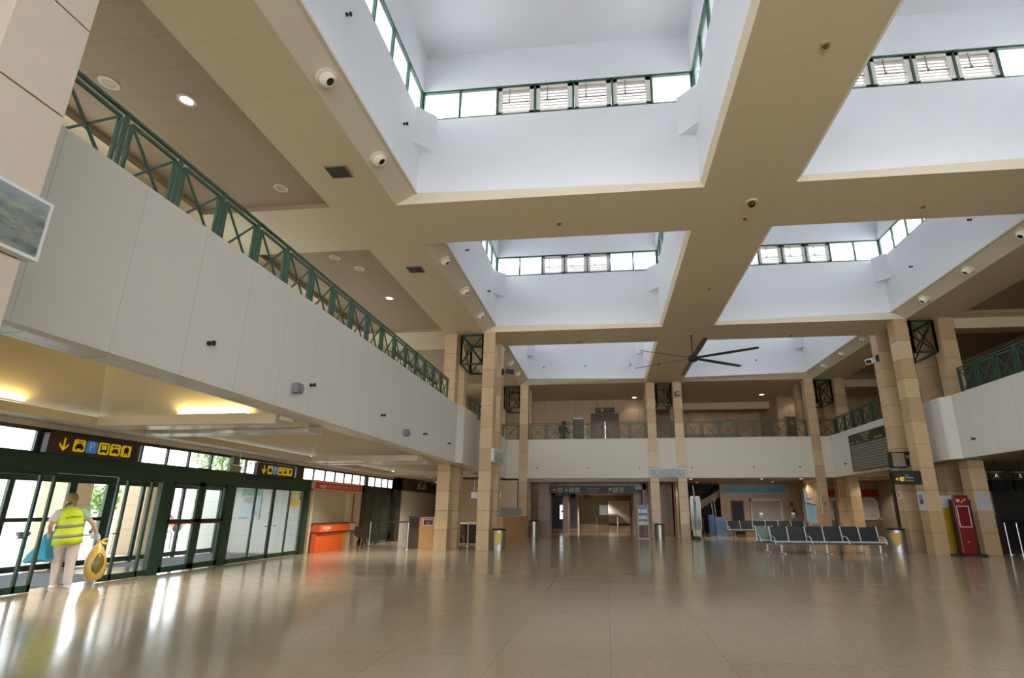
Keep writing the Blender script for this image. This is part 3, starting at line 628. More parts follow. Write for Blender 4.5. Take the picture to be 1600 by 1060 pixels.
downlight(15.3, 29.0, 3.31, 'lit round downlight in front of the red airline sign', True, .13, 600); downlight(14.0, 29.4, 3.31, 'small round downlight left of the one by the red sign', True, .07, 120)
for x, y, l in ((-1.0, 36, 'first'), (-1.0, 43, 'second'), (-1.0, 50, 'third'), (-1.0, 57, 'fourth')): downlight(x, y, 3.12, 'added passage fill downlight, %s one along the passage' % l, True, .1, 1500, (1, .97, .9))  # added lamps that brighten the otherwise black passage
for x, y, l in ((-8.5, 27, 'left'), (-6.9, 31.5, 'right')): downlight(x, y, 3.3 if y > 30.5 else ZSO, 'downlight above the cafe terrace, %s one' % l, True, .1, 120)

for x, y, l in ((5.9, 34.8, 'added fill downlight before the dark wall under the stairs'), (10.6, 34.6, 'added fill downlight in front of the pale roller shutter'), (15.2, 32.2, 'added fill downlight just before the airline desk')): downlight(x, y, 3.3, l, True, .11, 320)  # added lamps, out of view, to lift the far ground floor
for y, l in ((10.2, 'added fill downlight in the ceiling band between the first and second coffer'), (17.85, 'added fill downlight in the ceiling band between the second and third coffer'), (25.1, 'added fill downlight in the ceiling band beyond the third coffer')): downlight(-8.4, y, ZSO+.1, l, True, .1, 1000, (1, .93, .82))  # added lamps that brighten the kiosk and cafe side
# cove lamps
def cove(P, Q, label):
    P, Q = Vector(P), Vector(Q); o_ = thing('cove_lamp', label, 'lamp', (P+Q)/2); off = tuple(o_.location)
    b = MB(off); b.bar(P-Vector((0, 0, .03)), Q-Vector((0, 0, .03)), .07, .03); b.build('lamp_holder', M_ALU, o_)
    b = MB(off); b.tube([P, Q], .03, 8); b.build('tube', mat('tube_on', '#ffffff', .5, emit='#ffdb86', estr=62), o_)
cove((-10.40, 6.6, 3.39), (-10.40, 8.0, 3.39), 'glowing yellow cove lamp on the entrance side of the first ceiling coffer')
cove((-8.6, 9.41, 3.39), (-7.1, 9.41, 3.39), 'glowing yellow cove lamp on the far side of the first ceiling coffer')

# ceiling fan
FX, FY, FZ = 3.80, 21.35, 7.78
o_ = thing('ceiling_fan', 'large six-blade dark ceiling fan hanging from the centre beam', 'ceiling fan', (FX, FY, FZ)); off = (FX, FY, FZ)
b = MB(off); b.tube([(FX, FY, FZ+.1), (FX, FY, ZC-.05)], .035, 10); b.build('rod', M_BLK, o_, True)
b = MB(off); b.lathe([(.001, 0), (.07, 0), (.1, .1), (.04, .12)], (FX, FY, ZC), 16, (0, 0, -1)); b.build('ceiling_cup', M_TAN, o_, True)
b = MB(off); b.lathe([(.001, -.16), (.15, -.15), (.2, -.1), (.2, .06), (.13, .12), (.05, .16)], (FX, FY, FZ), 24); b.build('motor_housing', M_BLK, o_, True)
M_BLADE = mat('blade_bronze', '#4c443b', .35, .6)
for k in range(6):
    a = math.radians(31+60*k); d = Vector((math.cos(a), math.sin(a), 0)); n = Vector((-d.y, d.x, 0)); c = Vector(off); b = MB(off); rg = []
    for t in (0, .15, .5, .85, 1):
        r0 = .2+2.5*t; w = .09+.02*math.sin(PI*t); z = -.02*t; p = c+d*r0+Vector((0, 0, z)); tw = math.radians(-14); e = n*math.cos(tw)+Vector((0, 0, math.sin(tw)))
        m_ = e.cross(d)
        rg.append([p-e*w, p-e*w*.3+m_*.016, p+e*w*.4+m_*.014, p+e*w, p+e*w*.3-m_*.008, p-e*w*.5-m_*.008])
    b.rings(rg); b.build('blade', M_BLADE, o_, True)

# floodlights on columns
def flood(x, y, z, tx, ty, tz, label, body='#c9c9c6'):
    o_ = thing('floodlight', label, 'floodlight', (x, y, z)); off = (x, y, z); A, B = Vector(off), Vector((tx, ty, tz)); d = (B-A).normalized()
    b = MB(off); b.box(x-.05, x+.05, y-.06, y+.06, z-.14, z+.14); b.bar(A, A+d*(B-A).length*.6, .035); b.build('bracket', M_BLK, o_)
    b = MB(off); b.bar(B-d*.1, B+d*.12, .3, .22); b.build('lamp_housing', mat('flood_'+body, body, .4), o_)
    b = MB(off); b.bar(B+d*.12-Vector((0, 0, .0)), B+d*.13, .22, .15); b.build('lens', mat('flood_lens', '#3c3a3a', .2), o_)
flood(-4.57, 22.15, 7.6, -4.15, 21.6, 7.45, 'dark floodlight on a bracket at the rear left tall column', '#4a4036')
flood(11.56, 22.0, 7.75, 11.1, 21.7, 7.55, 'pale square floodlight on the rear right tall column', '#d8d8d6')
flood(4.3, 30.1, 8.2, 4.3, 29.85, 8.15, 'small dark floodlight on the right centre column', '#33312e')

# landscape pictures between paired columns
def landscape(name='landscape_photo_print'):
    m = bpy.data.materials.new(name); m.use_nodes = True; n = m.node_tree; b = n.nodes['Principled BSDF']; t = n.nodes.new('ShaderNodeTexCoord')
    mp = n.nodes.new('ShaderNodeMapping'); mp.inputs['Scale'].default_value = (1.6, 1.6, 5); n.links.new(t.outputs['Object'], mp.inputs[0])
    x = n.nodes.new('ShaderNodeTexNoise'); x.inputs['Scale'].default_value = 2.6; x.inputs['Detail'].default_value = 10; x.inputs['Roughness'].default_value = .7; n.links.new(mp.outputs[0], x.inputs['Vector'])
    c = n.nodes.new('ShaderNodeValToRGB'); e = c.color_ramp.elements; e[0].position = .3; e[0].color = (*S('#39434a'), 1); e[1].position = .72; e[1].color = (*S('#c2c6c6'), 1)
    k = e.new(.5); k.color = (*S('#77807c'), 1); k = e.new(.58); k.color = (*S('#8f8c78'), 1); n.links.new(x.outputs['Fac'], c.inputs[0])
    sp = n.nodes.new('ShaderNodeSeparateXYZ'); n.links.new(t.outputs['Object'], sp.inputs[0]); mr = n.nodes.new('ShaderNodeMapRange'); mr.inputs[1].default_value = .08; mr.inputs[2].default_value = .24; n.links.new(sp.outputs[2], mr.inputs[0])
    mx = n.nodes.new('ShaderNodeMix'); mx.data_type = 'RGBA'; mx.inputs[7].default_value = (*S('#8f979b'), 1); n.links.new(mr.outputs[0], mx.inputs[0]); n.links.new(c.outputs[0], mx.inputs[6])
    n.links.new(mx.outputs[2], b.inputs['Base Color']); b.inputs['Roughness'].default_value = .25; return m
M_LAND = landscape()
def picture(x0, x1, y0, y1, z0, z1, face, label):
    c = ((x0+x1)/2, (y0+y1)/2, (z0+z1)/2); o_ = thing('landscape_picture', label, 'picture', c)
    b = MB(c); b.box(x0, x1, y0, y1, z0, z1); b.build('picture_frame', mat('frame_white', '#dcdcdc', .4), o_)
    b = MB(c); e = .03
    if face == 'x': b.box(x1, x1+.006, y0+e, y1-e, z0+e, z1-e)
    else: b.box(x0+e, x1-e, y0-.006, y0, z0+e, z1-e)
    b.build('print', M_LAND, o_, label='hazy green landscape print')
picture(-4.66, -4.55, 1.35, 3.33, 3.44, 3.965, 'x', 'framed landscape print on the near left stone pillar')
picture(-4.60, -4.48, 20.4, 22.3, 3.4, 3.93, 'x', 'framed panel spanning the tall left columns, seen edge on')
picture(2.5, 4.5, 30.0, 30.12, 3.38, 3.84, 'y', 'wide dark landscape print spanning the two centre far columns')

# ================================================================= FAR MEZZANINE FITTINGS
YM = 34.98
o_ = thing('door', 'grey mezzanine door with white frame left of the lift', 'door', (-1.82, YM, 5.38)); off = (-1.82, YM, 5.38)
b = MB(off); b.box(-2.33, -2.23, YM-.06, YM, 5.38, 7.7); b.box(-1.42, -1.32, YM-.06, YM, 5.38, 7.7); b.box(-2.33, -1.32, YM-.06, YM, 7.6, 7.7); b.build('door_frame', mat('frame_bright_white', '#f2f2f2', .4), o_)
b = MB(off); b.box(-2.23, -1.42, YM-.04, YM, 5.38, 7.6); b.build('door_leaf', mat('door_taupe', '#7b6f5e', .5), o_); b = MB(off); b.bar((-1.5, YM-.09, 6.4), (-1.62, YM-.09, 6.4), .03); b.build('handle', M_STEEL, o_)
o_ = thing('lift', 'brown lift doors with bright central slit on the far mezzanine', 'lift', (0, YM, 5.38)); off = (0, YM, 5.38)
b = MB(off); b.box(-.95, -.86, YM-.08, YM, 5.38, 7.95); b.box(.9, .99, YM-.08, YM, 5.38, 7.95); b.box(-.95, .99, YM-.08, YM, 7.85, 7.95); b.build('lift_frame', mat('lift_frame_brown', '#4b3025', .3), o_)
for xa, xb in ((-.86, -.01), (.05, .9)):
    b = MB(off); b.box(xa, xb, YM-.04, YM, 5.38, 7.4); b.build('lift_door', mat('lift_door_bronze', '#7a6152', .22, .6), o_)
b = MB(off); b.box(-.86, .9, YM-.05, YM, 7.4, 7.85); b.build('lift_header', mat('lift_brown', '#5a3527', .35), o_)
b = MB(off); b.box(-.01, .05, YM-.03, YM, 5.38, 7.55); b.build('light_slit', mat('slit_white', '#ffffff', .4, emit='#fff4ea', estr=2.2), o_)
# ---- sign helper: planar sign with pictograms
M_SIGN = mat('sign_dark', '#27211d', .4); M_YEL = mat('sign_yellow', '#f5d21e', .45, emit='#f5d21e', estr=.35); M_BLU = mat('sign_blue', '#2f7fd0', .45, emit='#3a8ce0', estr=.35)
M_YELD = mat('sign_yellow_dim', '#c7ae46', .5); M_WHT = mat('letter_white', '#f4f4f4', .5); M_BLKL = mat('letter_black', '#151515', .5); M_GRYL = mat('letter_grey', '#8d8d84', .5)
def rr(w, h, r_=.18, n=4):
    r_ = r_*min(w, h); P = []
    for cx, cy, a0 in ((w/2-r_, h/2-r_, 0), (-w/2+r_, h/2-r_, 90), (-w/2+r_, -h/2+r_, 180), (w/2-r_, -h/2+r_, 270)):
        for k in range(n+1): a = math.radians(a0+90*k/n); P.append((cx+r_*math.cos(a), cy+r_*math.sin(a)))
    return P
def sh(P, cu, cv, s=1): return [(cu+p[0]*s, cv+p[1]*s) for p in P]
def rect(w, h): return [(w/2, h/2), (-w/2, h/2), (-w/2, -h/2), (w/2, -h/2)]
def disc(r_, n=12): return [(r_*math.cos(2*PI*k/n), r_*math.sin(2*PI*k/n)) for k in range(n)]
def arrow(b, fn, u_, v_, s, ang, w0=.004, w1=.012):
    ca, sa = math.cos(ang), math.sin(ang); R = lambda P: [(u_+(x*ca-y*sa)*s, v_+(x*sa+y*ca)*s) for x, y in P]
    b.prism(R([(.06, -.5), (.06, .5), (-.06, .5), (-.06, -.5)]), fn, w0, w1)            # shaft; arrow points to -y before turning
    b.prism(R([(0, -.55), (.38, -.12), (.38, .08), (.0, -.36)]), fn, w0, w1); b.prism(R([(0, -.55), (0, -.36), (-.38, .08), (-.38, -.12)]), fn, w0, w1)
def picto(kind, u_, v_, s, fn, parent, my=None):
    """one square pictogram: plate plus black symbol"""
    b = MB(parent['o']); b.prism(sh(rr(s, s*1.05), u_, v_), fn, .004, .010); p = b.build('pictogram', M_BLU if kind == 'P' else (my or M_YEL), parent['r'])
    if kind == 'P':
        text('P', s*1.0, (u_, v_-.01*s, .011), lambda a, c, d: tuple(Vector(fn(a, c, d))-Vector(parent['o'])), M_WHT, p, 'letter', .003); return
    q = MB(parent['o']); A = lambda P: q.prism(P, fn, .010, .014)
    if kind == 'taxi':
        text('TAXI', s*.27, (u_, v_+.34*s, .011), lambda a, c, d: tuple(Vector(fn(a, c, d))-Vector(parent['o'])), M_BLKL, p, 'lettering', .003)
        A(sh([(.22, .16), (-.22, .16), (-.3, -.05), (.3, -.05)], u_, v_, s)); A(sh(rect(.72, .2), u_, v_-.14*s, s)); A(sh(rect(.14, .12), u_-.24*s, v_-.3*s, s)); A(sh(rect(.14, .12), u_+.24*s, v_-.3*s, s)); A(sh(rect(.12, .07), u_, v_+.2*s, s))
    elif kind == 'bus':
        for a_, c_ in (((-.28, 0), (.08, .62)), ((.28, 0), (.08, .62))): A(sh(rect(*c_), u_+a_[0]*s, v_+.02*s, s))
        A(sh(rect(.64, .07), u_, v_+.34*s, s)); A(sh(rect(.64, .2), u_, v_-.2*s, s)); A(sh(rect(.1, .1), u_-.22*s, v_-.35*s, s)); A(sh(rect(.1, .1), u_+.22*s, v_-.35*s, s))
    elif kind == 'hire':
        A(sh([(.2, .1), (-.2, .1), (-.28, -.06), (.28, -.06)], u_, v_, s)); A(sh(rect(.66, .18), u_, v_-.16*s, s)); A(sh(rect(.13, .1), u_-.22*s, v_-.3*s, s)); A(sh(rect(.13, .1), u_+.22*s, v_-.3*s, s))
        A(sh(disc(.1), u_-.2*s, v_+.3*s, s)); A(sh(rect(.4, .07), u_+.08*s, v_+.3*s, s)); A(sh(rect(.07, .1), u_+.24*s, v_+.24*s, s))
    elif kind == 'train':
        A(sh(rr(.46, .5, .3), u_, v_+.08*s, s)); A(sh([(.1, -.12), (.3, -.42), (.2, -.42), (.0, -.12)], u_, v_, s)); A(sh([(-.1, -.12), (-.3, -.42), (-.2, -.42), (.0, -.12)], u_, v_, s)); A(sh(rect(.12, .1), u_, v_+.4*s, s))
    elif kind == 'plane':
        A(sh([(.4, -.22), (.34, -.12), (-.3, .28), (-.4, .2), (.2, -.22)], u_, v_, s)); A(sh([(-.02, .02), (.06, .34), (.0, .36), (-.16, .1)], u_, v_, s)); A(sh([(-.3, .3), (-.42, .38), (-.42, .2)], u_, v_, s))
    elif kind == 'person':
        A(sh(disc(.1), u_, v_+.3*s, s)); A(sh(rr(.26, .4), u_, v_, s)); A(sh(rect(.09, .3), u_-.07*s, v_-.3*s, s)); A(sh(rect(.09, .3), u_+.07*s, v_-.3*s, s))
    elif kind == 'lift':
        A(sh(rect(.6, .06), u_, v_+.28*s, s)); A(sh(rect(.6, .06), u_, v_-.32*s, s)); A(sh(rect(.06, .6), u_-.3*s, v_-.02*s, s)); A(sh(rect(.06, .6), u_+.3*s, v_-.02*s, s)); A(sh(rr(.2, .34), u_, v_-.06*s, s))
    q.build('symbol', M_BLKL, p)
# lift sign
def signroot(name, label, cat, o, box, m=M_SIGN):
    r_ = thing(name, label, cat, o); b = MB(o); b.box(*box); b.build('sign_board', m, r_); return {'r': r_, 'o': o}
sg = signroot('lift_sign', 'small dark hanging sign above the lift', 'sign', (0, 34.6, 8.1), (-.62, .68, 34.55, 34.63, 7.97, 8.3))
fy = lambda yy: (lambda u_, v_, w_: (u_, yy-w_, v_))
picto('lift', -.15, 8.13, .2, fy(34.55), sg, M_YELD); b = MB(sg['o']); arrow(b, fy(34.55), -.42, 8.13, .16, -PI/2); b.build('arrow', M_YELD, sg['r'])
b = MB(sg['o']); b.bar((-.5, 34.6, 8.3), (-.5, 34.6, ZC), .02); b.bar((.56, 34.6, 8.3), (.56, 34.6, ZC), .02); b.build('hanger', M_BLK, sg['r'])
text('Lifts', .13, (.2, 8.13, .002), lambda a, c, d: (a, 34.55-d-34.6, c-8.1), M_YELD, sg['r'])
o_ = MB((-2.75, YM, 7.3)); o_.box(-2.85, -2.65, YM-.02, YM, 7.2, 7.5); tag(o_.build('notice', mat('notice_brown', '#5a4634', .5)), 'small framed notice left of the white door frame, mezzanine', 'notice', None)
o_ = thing('door', 'brown door at the far right end of the mezzanine', 'door', (12.3, 35.0, 5.38)); off = (12.3, 35.0, 5.38)
b = MB(off); b.box(11.9, 11.98, 34.97, 35.04, 5.38, 7.6); b.box(12.82, 12.9, 34.97, 35.04, 5.38, 7.6); b.box(11.9, 12.9, 34.97, 35.04, 7.52, 7.6); b.build('door_frame', mat('frame_beige', '#a59274', .5), o_)
b = MB(off); b.box(11.98, 12.82, 34.99, 35.04, 5.38, 7.52); b.build('door_leaf', mat('door_brown', '#6e4c39', .45), o_); b = MB(off); b.box(12.2, 12.5, 34.975, 34.99, 7.0, 7.2); b.build('door_plate', mat('plate_grey', '#8b8578', .4), o_)
# standing person glimpsed behind the far railing is too small for a face; built as one small figure later
# ================================================================= ENTRANCE DOORS
XD = -10.83
def stile(b, y0, y1, z0, z1, x0=XD-.03, x1=XD+.03, mi=0): b.box(x0, x1, y0, y1, z0, z1, mi)
b = MB(); b.box(XD-.12, XD+.05, 5.3, 18.22, 2.2, 2.56); b.box(XD-.12, XD+.06, 5.3, 18.22, 2.52, 2.56)
for (y0, y1) in ((5.3, 5.6), (11.75, 12.07), (14.0, 14.3), (17.9, 18.22)): b.box(XD-.08, XD+.05, y0, y1, 0, 2.2)
struct(b.build('trim_door_header', M_GREEND), 'dark green header beam and posts of the entrance', 'frame')
def leaf(root, off, y0, y1, mull, x=XD, zb=.14, zt=2.2, m=M_GREEND, rail=.1, name='sliding_leaf'):
    b = MB(off); stile(b, y0, y1, .01, zb, x-.025, x+.025); stile(b, y0, y1, zt-.06, zt, x-.02, x+.02)
    for y in mull: stile(b, y-.025, y+.025, .01, zt, x-.025, x+.025)
    f_ = b.build(name, m, root); b = MB(off); b.box(x-.006, x+.006, y0, y1, zb, zt-.06); b.build('glass', M_GLASSG if x > -12 else M_GLASS, f_)
# A: open sliding door
r1 = bpy.data.objects.new('door_1', None); COL.objects.link(r1); off = (XD, 9.9, 0); r1.location = off; struct(r1, 'open sliding glass door the person walks through', 'door')
leaf(r1, off, 6.2, 9.26, (6.2, 7.7, 8.98, 9.24)); leaf(r1, off, 10.6, 11.75, (10.62, 10.86, 11.5))
b = MB(off)
for y in (8.9, 10.75): b.box(XD+.026, XD+.04, y-.09, y+.09, .98, 1.0)
b.build('pull_mark', M_BLK, r1)
r2 = bpy.data.objects.new('door_2', None); COL.objects.link(r2); off = (XD, 13.03, 0); r2.location = off; struct(r2, 'green framed emergency glass doors with red push bar', 'door')
for ya, yb in ((12.07, 13.05), (13.07, 14.0)):
    b = MB(off); stile(b, ya, ya+.1, .02, 2.2); stile(b, yb-.1, yb, .02, 2.2); stile(b, ya, yb, .02, .16); stile(b, ya, yb, 2.1, 2.2); stile(b, ya, yb, 1.17, 1.27)
    f_ = b.build('door_leaf', M_GREEND, r2); b = MB(off); b.box(XD-.006, XD+.006, ya+.1, yb-.1, .16, 2.1); b.build('glass', M_GLASSG, f_)
    b = MB(off); b.box(XD+.05, XD+.09, ya+.06, yb-.06, 1.15, 1.19); b.build('push_bar', mat('push_bar_red', '#7c2a2e', .4), f_, label='red push bar')
r3 = bpy.data.objects.new('door_3', None); COL.objects.link(r3); off = (XD, 16.1, 0); r3.location = off; struct(r3, 'closed sliding glass door next to the orange desk', 'door')
leaf(r3, off, 14.3, 16.16, (14.34, 15.28, 16.13)); leaf(r3, off, 16.18, 17.9, (16.2, 17.05, 17.86))
b = MB(off)
for y in (15.95, 16.4): b.box(XD+.026, XD+.04, y-.08, y+.08, .99, 1.01)
b.build('pull_mark', M_BLK, r3)
# sticker notices on the door glass
def xnotice(name, y0, y1, z0, z1, m, label, x=XD+.008, cat='notice'):
    b = MB((x, (y0+y1)/2, z0)); b.box(x, x+.004, y0, y1, z0, z1); return tag(b.build(name, m), label, cat)
xnotice('door_notice', 17.12, 17.62, 1.62, 2.1, mat('notice_yellow', '#e9df5a', .6), 'yellow notice stuck high on the right door pane')
xnotice('camera_notice', 17.2, 17.5, 1.85, 2.05, mat('notice_white', '#f2f2ef', .6), 'white camera notice on the yellow notice', XD+.013)
xnotice('grey_notice', 17.63, 17.84, 1.85, 2.12, mat('notice_grey', '#7d8078', .6), 'small grey notice in the top corner of the last door pane')
# vestibule: outer doors
r4 = bpy.data.objects.new('door_4', None); COL.objects.link(r4); XO = -14.4; off = (XO, 13.3, 0); r4.location = off; struct(r4, 'green framed outer glazing of the vestibule', 'door')
b = MB(off); b.box(XO-.1, XO+.08, 5.3, 18.5, 2.2, 2.5); b.box(XO-.03, XO+.03, 5.3, 18.5, .02, .16)
for y, w in ((6.5, .06), (8.2, .06), (9.8, .06), (11.3, .06), (12.8, .1), (13.9, .12), (15.0, .05), (16.6, .05), (17.5, .05), (18.42, .08)): b.box(XO-.04, XO+.04, y-w, y+w, 0, 2.2)
b.box(XO-.03, XO+.03, 11.3, 13.9, 1.2, 1.3); b.build('door_frame', M_GREEND, r4)
b = MB(off); b.box(XO-.006, XO+.006, 5.3, 18.5, .16, 2.2); b.build('glass', M_GLASS, r4)
b = MB((-12.6, 12, 0)); b.box(-14.0, -11.35, 6.2, 11.9, .0, .008); tag(b.build('door_mat', mat('mat_grey', '#6e6f78', .9, noise=.2, nscale=60)), 'dark grey entrance mat inside the vestibule', 'mat')
b = MB((-12.6, 16, 0)); b.box(-14.0, -11.1, 13.6, 17.9, .0, .012); tag(b.build('door_mat', mat('mat_grey', '#6e6f78')), 'dark grey mat behind the closed glass doors', 'mat')
# poster on the vestibule wall
o_ = thing('wall_poster', 'pale blue and green information poster on the vestibule wall', 'poster', (-13.2, 18.48, 1.15)); off = (-13.2, 18.48, 1.15)
b = MB(off); b.box(-13.66, -12.84, 18.47, 18.5, 1.15, 2.3); b.build('poster_sheet', mat('poster_paleblue', '#cfe0ea', .5), o_)
b = MB(off); b.box(-13.62, -12.88, 18.465, 18.47, 2.02, 2.28); b.box(-13.62, -13.3, 18.465, 18.47, 1.18, 1.24); b.build('poster_green', mat('poster_green', '#8fc0a2', .5), o_)
b = MB(off); b.box(-13.5, -13.2, 18.465, 18.47, 1.75, 1.95); b.box(-13.1, -12.92, 18.465, 18.47, 1.3, 1.45); b.build('poster_picture', mat('poster_beige', '#cdbfa4', .5), o_)
# direction signs over the doors
fxs = lambda y_sign, x=XD: (lambda u_, v_, w_: (x+w_, y_sign+u_, v_))
def doorsign(y0, y1, z0, z1, x, label):
    yc = (y0+y1)/2; zc = (z0+z1)/2; o = (x, yc, zc); sg = signroot('direction_sign', label, 'sign', o, (x-.12, x, y0, y1, z0, z1), mat('sign_brown', '#3a2723', .5)); F = fxs(yc, x); h = (z1-z0); s = h*.62; L = (y1-y0)
    q = MB(o); arrow(q, F, -L*.34, 0, s, 0); 
    q = MB(o); arrow(q, lambda a, c, d: F(a, c+zc, d), -L*.345, 0, s, 0); q.build('arrow', M_YEL, sg['r'])
    for k, kd in enumerate(('taxi', 'P', 'bus', 'hire', 'train')): picto(kd, -L*.19+L*.135*k, zc, s, lambda a, c, d: F(a, c, d), sg)
    return sg
XSG = XD+.2
doorsign(8.78, 10.72, 2.56, 2.94, XSG, 'brown lit sign with arrow and taxi, parking and bus symbols, over the open door')
doorsign(14.9, 16.85, 2.53, 2.93, XSG, 'brown lit sign with arrow and transport symbols, over the closed glass doors')
# exit lamp and camera near the post
o_ = thing('exit_light', 'small grey emergency light box hanging over the emergency doors', 'emergency light', (XD+.25, 13.85, 2.7)); off = (XD+.25, 13.85, 2.7)
b = MB(off); b.box(XD+.2, XD+.3, 13.6, 14.05, 2.55, 2.73); b.build('lamp_box', mat('lamp_box_beige', '#8f8c78', .5), o_); b = MB(off); b.box(XD+.2, XD+.28, 13.72, 13.98, 2.75, 2.98); b.build('sign_plate', mat('plate_olive', '#5b5e50', .5), o_); b = MB(off); b.bar((XD+.24, 14.02, 2.7), (XD+.24, 14.02, 3.14), .02); b.build('hanger', M_ALU, o_)

# ================================================================= OUTSIDE
b = MB(); b.box(-17.6, -15.2, -20, 60, 4.9, 5.2); struct(b.build('added_canopy', mat('canopy_grey', '#a8a59c', .7)), 'unseen canopy slab added to dim the light outside the doors', 'canopy')  # unseen slab, added to dim the ground and glare at the doors
for y, w in ((15.0, .7), (17.6, .5), (6.0, .8)):
    x = -17; b = MB((x, y, 0)); b.box(x-.5, x+.5, y-w/2, y+w/2, -.02, 2.55); struct(b.build('outside_column', M_STWALL), 'low stone pier outside', 'column')
b = MB(); b.box(-27, -23, -40, 90, -.018, -.008); struct(b.build('road', mat('asphalt', '#8d8d8b', .9)), 'asphalt road outside', 'road')
def hoop(x, y, label):
    b = MB((x, y, 0)); pts = [(x, y-.7, -.02), (x, y-.7, .55)]+[(x, y-.7+.12*(1-math.cos(a)), .55+.12*math.sin(a)) for a in (.5, 1, 1.57)]+[(x, y+.7-.12*(1-math.cos(a)), .55+.12*math.sin(a)) for a in (1.57, 1, .5)]+[(x, y+.7, .55), (x, y+.7, -.02)]
    b.tube(pts, .035, 8); tag(b.build('barrier_hoop', M_STEEL, smooth=True), label, 'barrier')
hoop(-17.6, 16.6, 'steel hoop barrier outside, behind the yellow bag'); hoop(-17.2, 18.9, 'steel hoop barrier outside, beyond the door post'); 
o_ = thing('no_entry_sign', 'round red no-entry road sign seen through the doors', 'road sign', (-19, 20.5, -.02)); off = (-19, 20.5, 0)
b = MB(off); b.tube([(-19, 20.5, -.02), (-19, 20.5, 2.5)], .03, 8); b.build('pole', M_STEEL, o_)
b = MB(off); b.lathe([(.001, 0), (.3, 0), (.3, .02), (.001, .02)], (-18.95, 20.47, 2.2), 24, (.75, -.66, 0)); b.build('sign_disc', mat('sign_red', '#c4202c', .4), o_)
b = MB(off); n_ = Vector((.75, -.66, 0)); t_ = Vector((.66, .75, 0)); c = Vector((-18.95, 20.47, 2.2))+n_*.028; b.bar(c-t_*.2, c+t_*.2, .01, .09); b.build('white_bar', M_WHT, o_)
# car
def car(x, y, rz, body, label):
    o_ = thing('car', label, 'car', (x, y, -.01), rz)
    b = MB(); prof = [(-2.0, .35), (-2.05, .75), (-1.5, .9), (-1.05, 1.35), (.35, 1.42), (1.0, .95), (1.85, .82), (2.05, .55), (2.0, .3)]
    b.prism(prof, lambda a, c, d: (a, d, c), -.8, .8); b.build('body', mat('car_'+body, body, .3), o_, bevel=.05)
    for s in (-.81, .81):
        b = MB(); b.prism([(-1.3, .95), (-.95, 1.28), (.3, 1.33), (.85, .95)], lambda a, c, d: (a, d, c), s-.01, s+.01); b.build('side_window', mat('car_glass', '#3c464c', .1), o_)
    for wx in (-1.25, 1.3):
        for s in (-.8, .8):
            b = MB(); b.lathe([(.001, -.1), (.32, -.1), (.33, .1), (.001, .1)], (wx, s, .33), 18, (0, 1, 0)); b.build('wheel', M_BLK, o_)
car(-31, 33.5, PI/2, '#c8643c', 'orange car parked beyond the glass doors'); car(-31, 27.5, PI/2, '#c9ccd0', 'silver car parked beyond the door post'); car(-32, 16, PI/2, '#e8e8e8', 'white car seen through the open door')
# trees
M_LEAF = mat('tree_leaves', '#5f7a3c', .7, noise=.3, nscale=2); M_BARK = mat('bark', '#6b5a45', .8)
def tree(x, y, h, rr_, label, n=700, seed=1):
    rnd = random.Random(seed); o_ = thing('tree', label, 'tree', (x, y, -.02)); off = (x, y, 0)
    b = MB(off); b.tube([(x, y, -.02), (x+.05, y, h*.4), (x, y+.1, h*.75)], [.12, .09, .04], 8)
    for k in range(6):
        a = k*1.05; b.tube([(x, y, h*.4+.12*k), (x+rr_*.6*math.cos(a), y+rr_*.6*math.sin(a), h*.62+.1*k)], [.05, .02], 6)
    b.build('trunk', M_BARK, o_)
    b = MB(off)
    for k in range(n):
        u_ = rnd.random()**.4*rr_; a = rnd.random()*2*PI; e = rnd.uniform(-1, 1); p = Vector((x+u_*math.cos(a)*math.sqrt(1-e*e), y+u_*math.sin(a)*math.sqrt(1-e*e), h*.72+u_*e*.9)); s = .09+.08*rnd.random()
        d1 = Vector((rnd.uniform(-1, 1), rnd.uniform(-1, 1), rnd.uniform(-1, 1))).normalized(); d2 = d1.orthogonal().normalized(); b.add([p-d1*s, p+d2*s*.5, p+d1*s, p-d2*s*.5], [(0, 1, 2, 3)])
    lf = b.build('foliage', M_LEAF, o_, fix=False); lf['kind'] = 'stuff'
tree(-27.5, 26.2, 2.9, .9, 'small green bush tree outside between two stone piers', 500, 1)
tree(-24, 30.2, 6.4, 1.6, 'taller tree seen through the panes above the emergency doors', 900, 2)
tree(-28, 13.2, 3.6, 1.4, 'pale roadside tree at the far left behind the open door leaf', 600, 3)
b = MB(); b.box(-62, -60, -60, 130, 0, 5.0); struct(b.build('outside_building', mat('outside_cream', '#d9d2c0', .8)), 'long low building across the road', 'exterior')

# ================================================================= ORANGE DESK, VENDING, CAFE (left, beyond the doors)
M_OR = mat('orange_panel', '#e8642a', .4); M_ORD = mat('orange_red_sign', '#c8452c', .4); M_BEI = mat('beige_frame', '#cdb493', .5); M_OCH = mat('ochre', '#d99a3c', .45)
XK = -10.8
o_ = thing('ticket_kiosk', 'beige airline service kiosk with red sign band and closed shutter', 'kiosk', (XK, 20, 0)); off = (XK, 20, 0)
b = MB(off); b.box(XK-.1, XK+.1, 18.24, 18.36, 0, 2.56); b.box(XK-.1, XK+.12, 21.05, 21.3, 0, 2.25); b.box(XK-.1, XK+.1, 21.75, 22.1, 0, 2.56); b.box(XK-.1, XK+.12, 18.24, 22.1, 2.5, 2.58); b.box(XK-.1, XK+.14, 18.24, 22.1, 2.2, 2.27); b.box(XK-.28, XK-.2, 18.24, 22.1, 0, 2.56); b.build('kiosk_frame', M_BEI, o_)
b = MB(off); b.box(XK-.05, XK+.13, 18.35, 22.0, 2.27, 2.5); sb = b.build('sign_band', M_ORD, o_)
F = lambda u_, v_, w_: (XK+.13+w_-off[0], u_-off[1], v_)
